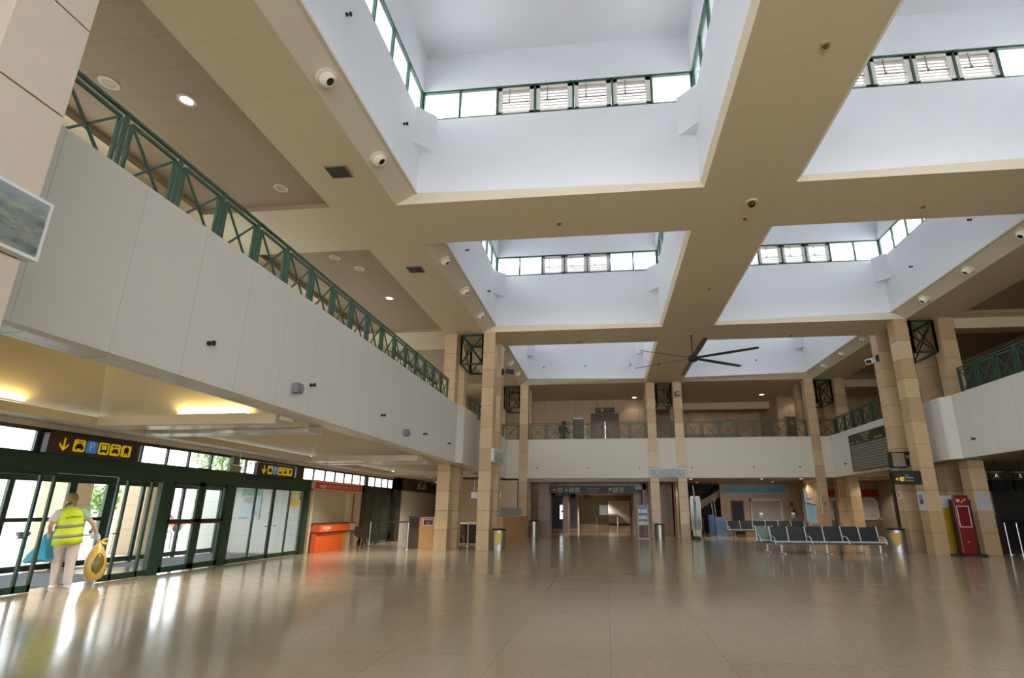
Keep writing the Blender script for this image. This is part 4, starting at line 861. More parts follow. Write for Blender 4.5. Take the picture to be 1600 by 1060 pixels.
text('easyJet', .19, (18.85, 2.385, .0), F, M_WHT, sb); text('SERVICIO DE ATENCION AL CLIENTE', .155, (20.45, 2.375, .0), F, mat('letter_pink', '#e8a48e', .5), sb)
b = MB(off); n = 26
for k in range(n): b.box(XK-.12, XK-.08+.02*(k % 2), 18.36, 21.05, 1.0+1.2*k/n, 1.0+1.2*(k+.92)/n)
b.build('shutter', mat('shutter_cream', '#cfc2a0', .5), o_)
b = MB(off); b.box(XK-.05, XK-.03, 21.3, 21.75, 0, 2.2); dr = b.build('side_door', mat('side_door_brown', '#94694a', .4), o_); b = MB(off); b.box(XK-.03, XK+.0, 21.32, 21.36, 0, 2.2); b.build('door_edge', M_ALU, dr)
o_ = thing('service_counter', 'bright orange airline counter with white lettering and ochre end', 'counter', (XK+.1, 19.6, 0)); off = (XK+.1, 19.6, 0); XQ = XK+.36
b = MB(off); b.box(XQ-.2, XQ-.02, 18.36, 20.35, .0, .68); b.build('counter_base', M_OR, o_); b = MB(off); b.box(XQ-.2, XQ-.02, 20.35, 20.62, .0, .68); b.build('ochre_panel', M_OCH, o_); b = MB(off); b.box(XQ-.2, XQ-.02, 20.62, 20.95, 0, .68); b.build('white_panel', mat('panel_offwhite', '#cfc9c0', .4), o_)
b = MB(off); b.box(XQ-.2, XQ+.1, 18.38, 20.6, .72, 1.0); cf = b.build('counter_front', M_OR, o_); b = MB(off); b.box(XQ-.2, XQ+.1, 20.6, 21.0, .72, 1.0); b.build('counter_end', mat('panel_offwhite'), o_) if False else b.build('counter_end', MATS['panel_offwhite'], o_)
b = MB(off); b.box(XQ-.25, XQ+.13, 18.37, 21.03, 1.0, 1.03); b.box(XQ-.2, XQ+.05, 18.36, 20.95, .68, .72); b.build('counter_top', M_DK, o_)
F = lambda u_, v_, w_: (XQ+.1+w_-off[0], u_-off[1], v_)
text('easyJet', .2, (18.85, .87, 0), F, M_WHT, cf)
# vending / dark glazed unit
o_ = thing('vending_display', 'large dark green glazed vending cabinet beside the kiosk', 'cabinet', (XK, 24, 0)); off = (XK, 24, 0)
M_DG = mat('dark_green_case', '#1d2620', .3)
b = MB(off); b.box(XK-.25, XK+.05, 22.2, 22.45, .0, 2.56); b.box(XK-.25, XK+.05, 25.35, 25.6, 0, 2.56); b.box(XK-.25, XK+.05, 22.2, 25.6, 2.2, 2.56); b.box(XK-.25, XK+.05, 22.2, 25.6, .12, .4); b.box(XK-.25, XK-.2, 22.2, 25.6, 0, 2.5); b.build('case', M_DG, o_)
b = MB(off); b.box(XK-.01, XK, 22.45, 25.35, .4, 2.2); b.build('glass_front', mat('dark_glass', '#30352f', .12), o_, label='dark reflecting glass')
b = MB(off)
for y in (23.4, 24.4): b.box(XK, XK+.03, y-.03, y+.03, .4, 2.2)
b.box(XK, XK+.03, 22.45, 25.35, .98, 1.03); b.build('glazing_bar', M_DG, o_)
b = MB(off)
for y in (22.5, 23.9, 25.3): b.box(XK-.2, XK+.0, y-.03, y+.03, 0, .12)
b.build('foot', M_STEEL, o_)
# cafe booth
XC = -10.6
o_ = thing('cafe_booth', 'dark brown cafe booth with white lettering and closed white shutter', 'cafe booth', (XC, 29, 0)); off = (XC, 29, 0)
b = MB(off); b.box(XC-.3, XC, 25.75, 26.35, 0, 3.08); b.box(XC-.3, XC, 32.1, 32.5, 0, 3.08); b.box(XC-.3, XC, 25.75, 32.5, 2.5, 3.08); b.build('booth_frame', mat('cafe_brown', '#3a322c', .5), o_)
b = MB(off); b.box(XC-.2, XC-.12, 26.35, 32.1, .0, 2.5); b.build('shutter', mat('shutter_white', '#c9c9c2', .45), o_)
F = lambda u_, v_, w_: (XC+w_-off[0], u_-off[1], v_)
text('aiCafé', .62, (29.3, 2.84, .0), F, mat('letter_cream', '#f0ead2', .5), o_, sx=.95)
b = MB(off); b.lathe([(.001, 0), (.03, 0), (.1, .1), (.1, .3), (.04, .42), (.001, .42)], (XC+.02, 30.9, 2.95), 14); b.build('logo_bulb', mat('bulb_brown', '#6b5c52', .4), o_, True)
# further cafe wall pieces
b = MB((-10.4, 33.5, 0)); b.box(-10.5, -10.3, 32.6, 33.7, 1.2, 2.55); tag(b.build('red_menu_panel', mat('menu_red', '#c8452c')), 'red-orange menu panel beside the cafe booth', 'menu panel')
# cafe till counter with ENTRADA plate
o_ = thing('entrance_counter', 'wooden counter box with dark red entrance plate by the column', 'counter', (-7.4, 21.3, 0)); off = (-7.4, 21.3, 0)
M_WOOD = mat('oak_panel', '#b98d55', .4, noise=.1, nscale=4)
b = MB(off); b.box(-7.64, -6.84, 21.12, 21.7, .0, 1.22); b.build('wood_box', M_WOOD, o_)
b = MB(off); b.box(-8.1, -7.66, 21.15, 21.7, 0, 1.22); dk = b.build('dark_box', mat('dark_walnut', '#4a372b', .45), o_); b = MB(off); b.box(-8.12, -6.82, 21.08, 21.74, 1.22, 1.26); b.build('counter_top', mat('counter_dark_top', '#5a4636', .4), o_)
b = MB(off); b.box(-8.05, -7.68, 21.12, 21.15, .78, 1.18); b.build('dark_plate', mat('plate_dark', '#261f1c', .4), dk)
b = MB(off); b.prism(sh(rr(.44, .31, .15), -7.27, 1.05), fy(21.12), 0, .012); pl = b.build('plate_border', M_WHT, o_); b = MB(off); b.prism(sh(rr(.4, .27, .12), -7.27, 1.05), fy(21.108), 0, .006); b.build('plate', mat('plate_maroon', '#4e211c', .4), pl)
F = lambda u_, v_, w_: (u_-off[0], 21.10-w_-off[1], v_)
text('ENTRADA', .078, (-7.27, 1.13, 0), F, M_WHT, pl); text('Entry', .06, (-7.27, 1.04, 0), F, mat('letter_tan', '#c8a79c', .5), pl); text('Eingang', .06, (-7.27, .965, 0), F, MATS['letter_tan'], pl)
# queue barrier
o_ = thing('queue_barrier', 'brown rail barrier on two steel posts in front of the cafe', 'barrier', (-9, 21.2, 0)); off = (-9, 21.2, 0)
for x, y in ((-10.0, 21.75), (-7.95, 20.75)):
    b = MB(off); b.tube([(x, y, .02), (x, y, 1.02)], .028, 10); b.build('post', M_STEEL, o_, True); b = MB(off); b.lathe([(.001, 0), (.13, 0), (.13, .02), (.04, .035)], (x, y, 0), 18); b.build('foot', M_STEEL, o_, True)
b = MB(off); b.bar((-10.05, 21.78, 1.04), (-7.9, 20.72, 1.04), .04, .06); b.build('rail', mat('rail_brown', '#5e4a3c', .5), o_)
# barrier between the columns
o_ = thing('queue_barrier', 'short steel post barrier seen between the left columns', 'barrier', (-6.0, 23.0, 0)); off = (-6.0, 23.0, 0)
for x in (-6.15, -5.5):
    b = MB(off); b.tube([(x, 23.2, .02), (x, 23.2, .95)], .028, 10); b.build('post', M_STEEL, o_, True); b = MB(off); b.lathe([(.001, 0), (.13, 0), (.13, .02), (.04, .035)], (x, 23.2, 0), 18); b.build('foot', M_STEEL, o_, True)
b = MB(off); b.bar((-6.2, 23.2, .97), (-5.45, 23.2, .97), .03, .05); b.build('rail', M_ALU, o_)
# shell chair
def shell_chair(x, y, rz, label):
    o_ = thing('shell_chair', label, 'chair', (x, y, 0), rz); b = MB(); rg = []
    for k in range(9):
        t = k/8; w = .22+.03*math.sin(PI*t)-.05*t*t
        yy = -.2+.4*min(t*1.8, 1)+.06*max(0, t-.55); zz = .45-.03*math.sin(PI*min(t*1.8, 1))+max(0, t-.5)*.8
        rg.append([(w*math.sin(a), yy-.06*(1-abs(math.cos(a)))*(-1), zz+.05*abs(math.sin(a))**3*(1 if t < .6 else .2)) for a in [(-PI/2)+PI*j/8 for j in range(9)]]+[(w*.98*math.sin(a), yy+.02, zz-.02+.05*abs(math.sin(a))**3*(1 if t < .6 else .2)) for a in [PI/2-PI*j/8 for j in range(9)]])
    b.rings(rg); b.build('seat_shell', mat('shell_brown', '#5c4a40', .5), o_, True)
    for sx_, sy_ in ((-1, -1), (1, -1), (-1, 1), (1, 1)):
        b = MB(); b.tube([(sx_*.1, sy_*.1, .43), (sx_*.2, sy_*.22, 0)], [.018, .012], 8); b.build('leg', mat('leg_wood', '#a58158', .5), o_, True)
    return o_
shell_chair(-10.05, 21.2, 2.6, 'brown shell chair with wooden legs beside the kiosk')
# cafe terrace behind the columns
shell_chair(-6.6, 23.6, .4, 'dark cafe chair partly hidden behind the left columns')
o_ = thing('cafe_table', 'white topped cafe table behind the left columns', 'table', (-6.6, 25.2, 0)); off = (-6.6, 25.2, 0)
b = MB(off); b.box(-7.3, -5.6, 24.9, 25.6, .86, .9); b.build('table_top', M_WHT, o_); b = MB(off); b.box(-7.2, -5.7, 24.95, 25.5, .0, .86); b.build('table_base', mat('dark_slats', '#322c28', .6), o_)
b = MB((-5.3, 24.0, 0)); b.box(-5.75, -5.1, 23.9, 24.0, .3, 1.4); o_ = tag(b.build('food_poster_stand', M_BLK), 'black stand with round food pictures behind the tall column', 'poster stand')
b = MB((-5.3, 24.0, 0))
for k, (u_, v_) in enumerate(((-5.6, 1.2), (-5.62, .85), (-5.6, .5), (-5.3, 1.0), (-5.3, .6))): b.lathe([(.001, 0), (.11, 0), (.11, .01), (.001, .01)], (u_, 23.9, v_), 16, (0, -1, 0))
b.build('food_pictures', mat('food_cream', '#c9b88c', .5), o_)
o_ = thing('restroom_sign', 'small white sign with black lettering behind the left columns', 'sign', (-6.4, 26.5, 2.2)); b = MB((-6.4, 26.5, 2.2)); b.box(-6.95, -5.4, 26.5, 26.54, 2.1, 2.4); b.build('sign_board', M_WHT, o_)
F = lambda u_, v_, w_: (u_+6.4, -w_, v_-2.2)
text('ASEOS', .12, (-6.5, 2.32, 0), F, M_BLKL, o_); text('RESTROOMS', .1, (-6.3, 2.19, 0), F, M_BLKL, o_)
b = MB((-6.4, 26.5, 2.2)); b.bar((-6.8, 26.52, 2.4), (-6.8, 26.52, 3.14), .02); b.bar((-5.6, 26.52, 2.4), (-5.6, 26.52, 3.14), .02); b.build('hanger', M_ALU, o_)
b = MB(); b.box(-9.5, -5.0, 29.2, 29.35, 0, 3.14); struct(b.build('wall_cafe', mat('cafe_beige', '#a9967a', .6)), 'beige wall behind the cafe terrace', 'wall')
# oak barrier wall with glass, right of the tall left column
o_ = thing('counter_wall', 'low oak clad wall with glass screen behind the tall left column', 'counter', (-4.5, 26, 0)); off = (-4.5, 26, 0)
b = MB(off); b.box(-4.62, -4.45, 22.42, 29.7, 0, 1.2); b.build('oak_panel', M_WOOD, o_)
b = MB(off); b.box(-4.55, -4.53, 22.42, 27.8, 1.2, 1.62); b.build('glass_screen', mat('frosted_screen', '#7f8e84', .15, spec=.6), o_)
b = MB(off); b.box(-4.65, -4.42, 22.42, 29.72, 1.2, 1.23); b.build('top_trim', M_ALU, o_)

# ================================================================= BINS
def yellow_grad(): return mat('bin_yellow', '#cdb22c', .4)
def bin_(x, y, label, art='#c9b02f', rz=0, h=.8, r_=.27):
    o_ = thing('litter_bin', label, 'bin', (x, y, 0), rz)
    b = MB(); b.lathe([(.001, 0), (r_, 0), (r_, h-.06)], (0, 0, 0), 28, cap=False); b.build('bin_body', mat('bin_steel', '#98978f', .35, .8), o_, True)
    b = MB(); b.lathe([(r_*1.02, h-.06), (r_*1.04, h-.02), (r_*.9, h), (r_*.55, h), (r_*.5, h-.05)], (0, 0, 0), 28, cap=False); b.lathe([(.001, h-.06), (r_, h-.06), (r_, h-.05), (.001, h-.05)], (0, 0, 0), 28); b.build('bin_rim', M_BLK, o_, True)
    if art:
        b = MB(); rg = []
        for k in range(9):
            a = -PI/2+(-.55+1.1*k/8); w = math.sin(PI*k/8)
            rg.append([(r_*1.01*math.cos(a), r_*1.01*math.sin(a), h*.82), (r_*1.01*math.cos(a), r_*1.01*math.sin(a), h*(.62-.38*w))])
        b.rings(rg, cap=False, close=False); b.build('poster', mat('bin_art_'+art, art, .4), o_, label='yellow printed picture')
        b = MB(); rg = []
        for k in range(7):
            a = -PI/2+(-.9+1.1*k/6); rg.append([(r_*1.02*math.cos(a), r_*1.02*math.sin(a), h*(.72-.1*k)), (r_*1.02*math.cos(a), r_*1.02*math.sin(a), h*(.78-.11*k))])
        b.rings(rg, cap=False, close=False); b.build('white_streak', mat('bin_streak', '#a9aaa2', .4), o_)
    return o_
bin_(-4.25, 20.75, 'steel litter bin with yellow picture at the foot of the tall left column', rz=.15)
bin_(-4.15, 30.0, 'plain steel litter bin by the far left column', None, h=.95)
bin_(2.85, 29.7, 'plain steel litter bin in front of the centre far column', None)
bin_(11.0, 21.75, 'steel litter bin with orange and yellow picture beside the right columns', '#c59a3a', rz=-.45, h=.86, r_=.32)

# ================================================================= BEAM SEATING
M_SEAT = mat('black_leather', '#20262a', .35); M_SEATG = mat('grey_seat', '#7d8a80', .45)
def bench(x0, y, n, w, label, first_grey=False, yawz=0):
    o_ = thing('beam_seating', label, 'bench', (x0, y, 0), yawz); L = n*w
    b = MB(); b.bar((-.25, .05, .34), (L+.25, .05, .34), .07, .05); b.build('beam', mat('beam_grey', '#4c524f', .4, .5), o_)
    for x in (w*.5, L/2, L-w*.1):
        b = MB(); b.tube([(x, .05, .34), (x, .05, .03)], .028, 8); b.bar((x, -.3, .02), (x, .38, .02), .05, .035); b.build('leg', M_ALU, o_, True)
    for k in range(n):
        a, c = k*w+.03, (k+1)*w-.03; m = M_SEATG if (first_grey and k == 0) else M_SEAT
        b = MB(); b.rings([[(x, -.28, .43), (x, -.1, .40), (x, .14, .38), (x, .2, .40), (x, .17, .36), (x, -.1, .36), (x, -.28, .40)] for x in (a, c)]); b.build('seat', m, o_, True)
        b = MB(); b.rings([[(x, .15, .44), (x, .2, .6), (x, .29, .93), (x, .32, .93), (x, .235, .6), (x, .19, .42)] for x in (a, c)]); b.build('backrest', m, o_, True)
        b = MB(); b.tube([(a, -.285, .415), (c, -.285, .415)], .018, 8); b.build('seat_edge', M_ALU, o_, True)
        b = MB(); b.tube([(a, .17, .43), (c, .17, .43)], .018, 8); b.build('back_rail', M_ALU, o_, True)
    for k in range(n+1):
        x = k*w; b = MB(); b.tube([(x, .3, .94), (x, .21, .6), (x, .17, .42), (x, -.27, .40)], .02, 8)
        if k % 2 == 0 or k == n: b.tube([(x, .2, .56), (x, .0, .62), (x, -.2, .58), (x, -.34, .44), (x, -.37, .36)], .02, 8)
        b.build('side_frame', M_ALU, o_, True)
    return o_
bench(6.0, 20.35, 6, .63, 'front row of black beam seats facing the hall')
bench(5.75, 21.25, 6, .63, 'rear back-to-back row behind the front seats, with grey end seat', True)
bench(7.15, 32.6, 6, .74, 'farther row of black beam seats below the blue counter sign')
# ================================================================= PASSAGE, BLUE COUNTER, RIGHT SIDE
sg = signroot('passage_sign', 'long dark hanging sign with arrows and symbols over the passage', 'sign', (-.9, 31.5, 2.75), (-3.45, 1.7, 31.48, 31.6, 2.5, 2.93), mat('sign_black', '#11130f', .5))
F = fy(31.48)
for u_, a in ((-3.1, -PI/2), (-2.4, 0), (.2, -PI*.75+PI*1.5)):
    b = MB(sg['o']); arrow(b, F, u_, 2.7, .26, a); b.build('arrow', M_YELD, sg['r'])
M_SYD = mat('picto_dim', '#9a9577', .5)
for u_, k in ((-2.78, 'hire'), (-2.08, 'plane'), (-1.74, 'lift'), (.55, 'person'), (.9, 'bus')): picto(k, u_, 2.7, .26, F, sg, M_SYD)
L = lambda u_, v_, w_: (u_+.9, 31.48-w_-31.5, v_-2.75)
text('Salas de espera', .13, (-.8, 2.77, .003), L, M_YELD, sg['r']); text('Waiting area', .11, (-.8, 2.62, .003), L, M_GRYL, sg['r'])
b = MB(sg['o']); b.bar((-3.0, 31.54, 2.93), (-3.0, 31.54, 3.12), .03); b.bar((1.3, 31.54, 2.93), (1.3, 31.54, 3.12), .03); b.build('hanger', M_BLK, sg['r'])
o_ = thing('exit_sign', 'small dark green sign hanging left under the long passage sign', 'sign', (-2.6, 34, 2.5)); b = MB((-2.6, 34, 2.5)); b.box(-3.3, -2.3, 34, 34.06, 2.42, 2.6); b.build('sign_board', mat('sign_dkgreen', '#1d3a2a', .4), o_); b = MB((-2.6, 34, 2.5)); b.bar((-2.8, 34.03, 2.6), (-2.8, 34.03, 3.12), .02); b.build('hanger', M_BLK, o_)
o_ = thing('hanging_sign', 'small dark sign deep in the passage', 'sign', (-1.7, 45, 2.7)); b = MB((-1.7, 45, 2.7)); b.box(-2.0, -1.4, 45, 45.06, 2.55, 2.82); b.build('sign_board', M_SIGN, o_); b = MB((-1.7, 45, 2.7)); b.bar((-1.7, 45.03, 2.82), (-1.7, 45.03, 3.12), .02); b.build('hanger', M_BLK, o_)
# back-lit advertising totem
o_ = thing('advert_totem', 'black advertising totem with bright white screen in the passage', 'advertising totem', (-3.8, 45, 0)); off = (-3.8, 45, 0)
b = MB(off); b.box(-4.1, -3.4, 45, 45.2, .0, 2.1); b.build('totem_body', M_BLK, o_)
b = MB(off); b.box(-4.0, -3.5, 44.98, 45, .8, 1.95); sc = b.build('screen', mat('screen_white', '#ffffff', .3, emit='#e8f4ff', estr=2.6), o_, label='glowing white screen')
b = MB(off); b.ell((-3.75, 44.975, 1.42), .15, .01, .07); b.build('shoe_picture', mat('shoe_dark', '#4a4a44', .5), sc)
b = MB((-3.5, 47, 0)); b.box(-5.2, -2.6, 47, 47.15, 0, 2.6); struct(b.build('wall_bluegrey', mat('bluegrey_panel', '#6f7285', .4)), 'blue-grey panel behind the advertising totem', 'wall')
b = MB((1.3, 58, 0)); b.box(.15, 2.5, 58, 58.1, .12, 2.55); tag(b.build('display_partition', mat('partition_beige', '#ddd6c6', .6), bevel=.02), 'pale blank partition panel at the right end of the passage', 'partition')
b = MB((1.3, 58.2, 0));  b.box(.1, 2.5, 58.15, 58.3, 0, 2.6); struct(b.build('partition_shade_slab', mat('grey_shadow', '#6b675c', .6)), 'grey slab standing in for the shadow behind the pale partition', 'wall')  # grey backing drawn as the partition's shadow edge
o_ = thing('glass_cabinet', 'grey glass cabinet between the passage walls', 'cabinet', (-.35, 57, 0)); off = (-.35, 57, 0)
b = MB(off); b.box(-.85, -.8, 57, 57.5, 0, 2.1); b.box(.05, .1, 57, 57.5, 0, 2.1); b.box(-.85, .1, 57, 57.5, 2.05, 2.1); b.box(-.85, .1, 57, 57.5, 1.0, 1.05); b.box(-.85, .1, 57, 57.5, 0, .1); b.build('cabinet_frame', mat('cab_grey', '#6d7268', .4), o_)
b = MB(off); b.box(-.8, .05, 57.02, 57.04, 1.05, 2.05); b.build('glass', mat('cab_glass', '#8d9788', .15), o_)
for x, y, l in ((-.95, 48, 'steel bollard at the left in the passage'), (.85, 43, 'steel bollard at the right in the passage')):
    o_ = thing('bollard', l, 'bollard', (x, y, 0)); b = MB((x, y, 0)); b.lathe([(.001, 0), (.11, 0), (.11, .015), (.055, .03), (.055, 1.0), (.045, 1.03), (.001, 1.04)], (x, y, 0), 18); b.build('post', mat('bollard_steel', '#dcdcdc', .3, .6), o_, True)
    b = MB((x, y, 0)); b.lathe([(.058, .93), (.058, .96)], (x, y, 0), 18); b.build('band', M_BLK, o_)
# brochure rack
o_ = thing('brochure_rack', 'white easel rack with blue panels and rows of leaflets', 'brochure rack', (2.0, 29.9, 0), -.12); 
b = MB()
for x in (-.28, .28): b.tube([(x, -.1, 1.85), (x*1.05, -.32, .02), (x*1.05, .38, .02), (x, -.05, 1.25)], .014, 8)
b.tube([(-.29, -.32, .02), (.29, -.32, .02)], .014, 8); b.tube([(-.29, .38, .02), (.29, .38, .02)], .014, 8)
b.build('easel_frame', mat('rack_white', '#e4dfd4', .4), o_, True)
def rk(z): return -.1-.22*(1.85-z)/1.83
b = MB(); b.add([(-.26, rk(1.83), 1.83), (.26, rk(1.83), 1.83), (.26, rk(.75), .75), (-.26, rk(.75), .75), (-.26, rk(1.83)+.02, 1.83), (.26, rk(1.83)+.02, 1.83), (.26, rk(.75)+.02, .75), (-.26, rk(.75)+.02, .75)], [(0, 1, 2, 3), (7, 6, 5, 4), (0, 4, 5, 1), (1, 5, 6, 2), (2, 6, 7, 3), (3, 7, 4, 0)]); b.build('blue_board', mat('rack_blue', '#5579a8', .4), o_)
for r_i, z in enumerate((1.45, 1.12, .8)):
    b = MB(); b.bar((-.25, rk(z)-.05, z-.05), (.25, rk(z)-.05, z-.05), .08, .05); b.build('shelf', mat('rack_shelf', '#c9c6bd', .4), o_)
    for k in range(4):
        b = MB(); x = -.19+.125*k; b.bar((x, rk(z)-.03, z-.04), (x, rk(z)-.02, z+.13), .1, .015, up=(0, 1, 0)); b.build('leaflets', mat('leaflet_%d' % ((k+r_i) % 3), ('#e3ddd0', '#d9c9b6', '#cfd6dc')[(k+r_i) % 3], .5), o_)
text('INFO', .09, (0, 1.74, 0), lambda u_, v_, w_: (u_, rk(v_)-.004-w_, v_), M_WHT, o_)
# ---- feather flags
M_FW = mat('flag_white', '#e9e3e2', .6); M_FB = mat('flag_pale_blue', '#9fc6d4', .6); M_RED = mat('logo_red', '#c8283a', .5)
def flag(x, y, w, h0, h1, lean, label, rz):
    o_ = thing('feather_flag', label, 'flag', (x, y, 0), rz)
    b = MB(); b.tube([(0, 0, .03), (0, 0, h1*.7), (lean*.3, 0, h1)], .012, 8); b.build('pole', M_BLK, o_, True)
    b = MB(); b.lathe([(.001, 0), (.26, 0), (.27, .06), (.22, .14), (.08, .2), (.001, .2)], (0, 0, 0), 20); b.build('base', M_BLK, o_, True)
    zs = [h1-(h1-h0)*k/12 for k in range(13)]
    def W_(z): t = (h1-z)/(h1-h0); return w*min(1, .12+1.5*t**.8) if t < .6 else w
    zm = h1-(h1-h0)*.46
    for nm, za, zb, m in (('flag_top', h1, zm, M_FW), ('flag_bottom', zm, h0, M_FB)):
        b = MB(); rg = []
        for k in range(9):
            z = za+(zb-za)*k/8; ww = W_(z); rg.append([(.012+ww*j/5, .02*math.sin(j*1.3+z*2), z-(.12*j/5)*(1 if z < h1*.9 else .3)) for j in range(6)]+[(.012+ww*j/5, .008+.02*math.sin(j*1.3+z*2), z-(.12*j/5)*(1 if z < h1*.9 else .3)) for j in reversed(range(6))])
        b.rings(rg); b.build(nm, m, o_)
    b = MB(); zc_ = h1-(h1-h0)*.27; pts = [(w*.5+w*.28*math.cos(a), -.045, zc_+w*.24*math.sin(a)) for a in [math.radians(200+20*k) for k in range(8)]]; b.tube(pts, [.008]+[.02]*6+[.008], 8)
    b.ell((w*.3, -.045, zc_+w*.16), .025, .01, .025, 8, 5); b.build('smile_logo', M_RED, o_)
    b = MB(); b.bar((.012, -.0, zm+.02), (.012+w, .0, zm-.1), .035, .05); b.build('dark_band', M_BLK, o_)
    return o_
flag(10.7, 29.9, .55, .95, 2.72, .2, 'feather flag with red smile over pale blue, left of the far right column', 0)
flag(4.75, 29.55, .4, .95, 2.85, .1, 'narrow feather flag turned edge-on beside the centre columns', 1.15)
# small banner pole and box by the centre columns
o_ = thing('display_frame', 'white framed glass display stand behind the narrow flag', 'display stand', (5.3, 32.4, 0)); off = (5.3, 32.4, 0)
b = MB(off); b.box(5.0, 5.05, 32.4, 32.8, 0, 2.35); b.box(5.55, 5.6, 32.4, 32.8, 0, 2.35); b.box(5.0, 5.6, 32.4, 32.8, 2.25, 2.35); b.box(5.0, 5.6, 32.4, 32.8, .0, .4); b.build('frame', mat('frame_pale', '#b9b6ab', .4), o_)
b = MB(off); b.box(5.05, 5.55, 32.45, 32.47, .4, 2.25); b.build('glass', mat('disp_glass', '#5d6a62', .12), o_)
# blue counter block (ground floor back right)
YT = 36.98
o_ = thing('counter_sign', 'long pale blue sign board with dark smile logos over the shutter', 'sign', (10, YT, 2.9)); off = (10, YT, 2.9)
b = MB(off); b.box(7.95, 12.1, YT-.12, YT, 2.66, 3.1); sb = b.build('sign_board', mat('pale_sign_blue', '#6fa6bd', .4), o_); b = MB(off)
for q in ((7.92, 12.13, 2.62, 2.66), (7.92, 12.13, 3.1, 3.13), (7.92, 7.96, 2.62, 3.13), (12.09, 12.13, 2.62, 3.13)): b.box(q[0], q[1], YT-.14, YT, q[2], q[3])
b.build('sign_edge', mat('edge_lightblue', '#a7cad5', .4), o_)
for xc, tx in ((8.35, 8.75), (11.3, 11.75)):
    b = MB(off); b.tube([(xc+.14*math.cos(a), YT-.13, 2.92+.12*math.sin(a)) for a in [math.radians(195+21*k) for k in range(8)]], [.008]+[.022]*6+[.008], 8); b.ell((xc-.13, YT-.13, 2.98), .03, .01, .03, 8, 5); b.build('smile_logo', mat('logo_darkblue', '#2f4d6b', .5), sb)
    text('TUI', .17, (tx, 2.86, .13), lambda u_, v_, w_: (u_-10, -w_, v_-2.9), MATS['logo_darkblue'], sb)
text('DESTINATION SERVICES', .11, (10.1, 2.9, .13), lambda u_, v_, w_: (u_-10, -w_, v_-2.9), mat('letter_blue', '#4d83a0', .5), sb)
o_ = thing('shutter_window', 'closed pale roller shutter in a white frame on the stone wall', 'shutter', (10.6, YT, .9)); off = (10.6, YT, .9)
b = MB(off)
for q in ((9.66, 9.76, .8, 2.3), (11.62, 11.72, .8, 2.3), (9.66, 11.72, 2.14, 2.3), (9.66, 11.72, .8, .9)): b.box(q[0], q[1], YT-.1, YT, q[2], q[3])
b.build('shutter_frame', mat('shutter_frame', '#cfcabd', .4), o_)
b = MB(off)
for k in range(14): b.box(9.76, 11.62, YT-.05+.012*(k % 2), YT, .9+1.24*k/14, .9+1.24*(k+.95)/14)
b.build('shutter', mat('shutter_pinkgrey', '#a59a90', .5), o_)
o_ = thing('door', 'dark doorway left of the pale roller shutter', 'door', (8.85, YT, 0)); off = (8.85, YT, 0); b = MB(off); b.box(8.45, 9.2, YT-.03, YT+.01, 0, 2.12); b.build('door_leaf', mat('door_black', '#15140f', .5), o_); b = MB(off); b.box(8.4, 8.45, YT-.05, YT, 0, 2.17); b.box(9.2, 9.25, YT-.05, YT, 0, 2.17); b.box(8.4, 9.25, YT-.05, YT, 2.12, 2.17); b.build('door_frame', mat('frame_dark_beige', '#7c684a', .5), o_)
for x, l in ((9.95, 'small blue leaflet stand at the left of the shutter'), (11.95, 'small blue and white leaflet stand at the right of the shutter')):
    o_ = thing('leaflet_stand', l, 'leaflet stand', (x, 35.6, 0)); off = (x, 35.6, 0)
    b = MB(off); b.tube([(x, 35.6, .02), (x, 35.6, 1.1)], .015, 8); b.lathe([(.001, 0), (.16, 0), (.16, .02), (.001, .03)], (x, 35.6, 0), 16); b.build('stand', M_BLK, o_); b = MB(off); b.box(x-.12, x+.12, 35.56, 35.6, 1.05, 1.4); b.build('holder', mat('holder_blue', '#88adc4', .4), o_); b = MB(off); b.box(x-.1, x+.1, 35.55, 35.56, 1.25, 1.38); b.build('card', M_WHT, o_)
# fire point
o_ = thing('fire_extinguisher', 'red fire extinguisher on the stone wall right of the shutter', 'fire extinguisher', (12.45, YT, 1.3)); off = (12.45, YT, 1.3); c = (12.45, YT-.1, 1.1)
b = MB(off); b.lathe([(.001, 0), (.08, 0), (.085, .05), (.085, .36), (.05, .43), (.025, .46)], c, 18); b.build('cylinder', mat('ext_red', '#8c2320', .35), o_, True); b = MB(off); b.box(c[0]-.05, c[0]+.05, c[1]-.03, c[1]+.03, 1.55, 1.62); b.tube([(c[0]+.04, c[1], 1.58), (c[0]+.14, c[1], 1.5), (c[0]+.13, c[1], 1.25)], .015, 8); b.build('valve_hose', M_BLK, o_)
b = MB((12.4, YT, 1.9)); b.box(12.28, 12.48, YT-.02, YT, 1.8, 2.08); tag(b.build('fire_notice', mat('notice_redbrown', '#8a4a2c', .5)), 'small red-brown notice above the fire extinguisher', 'notice')
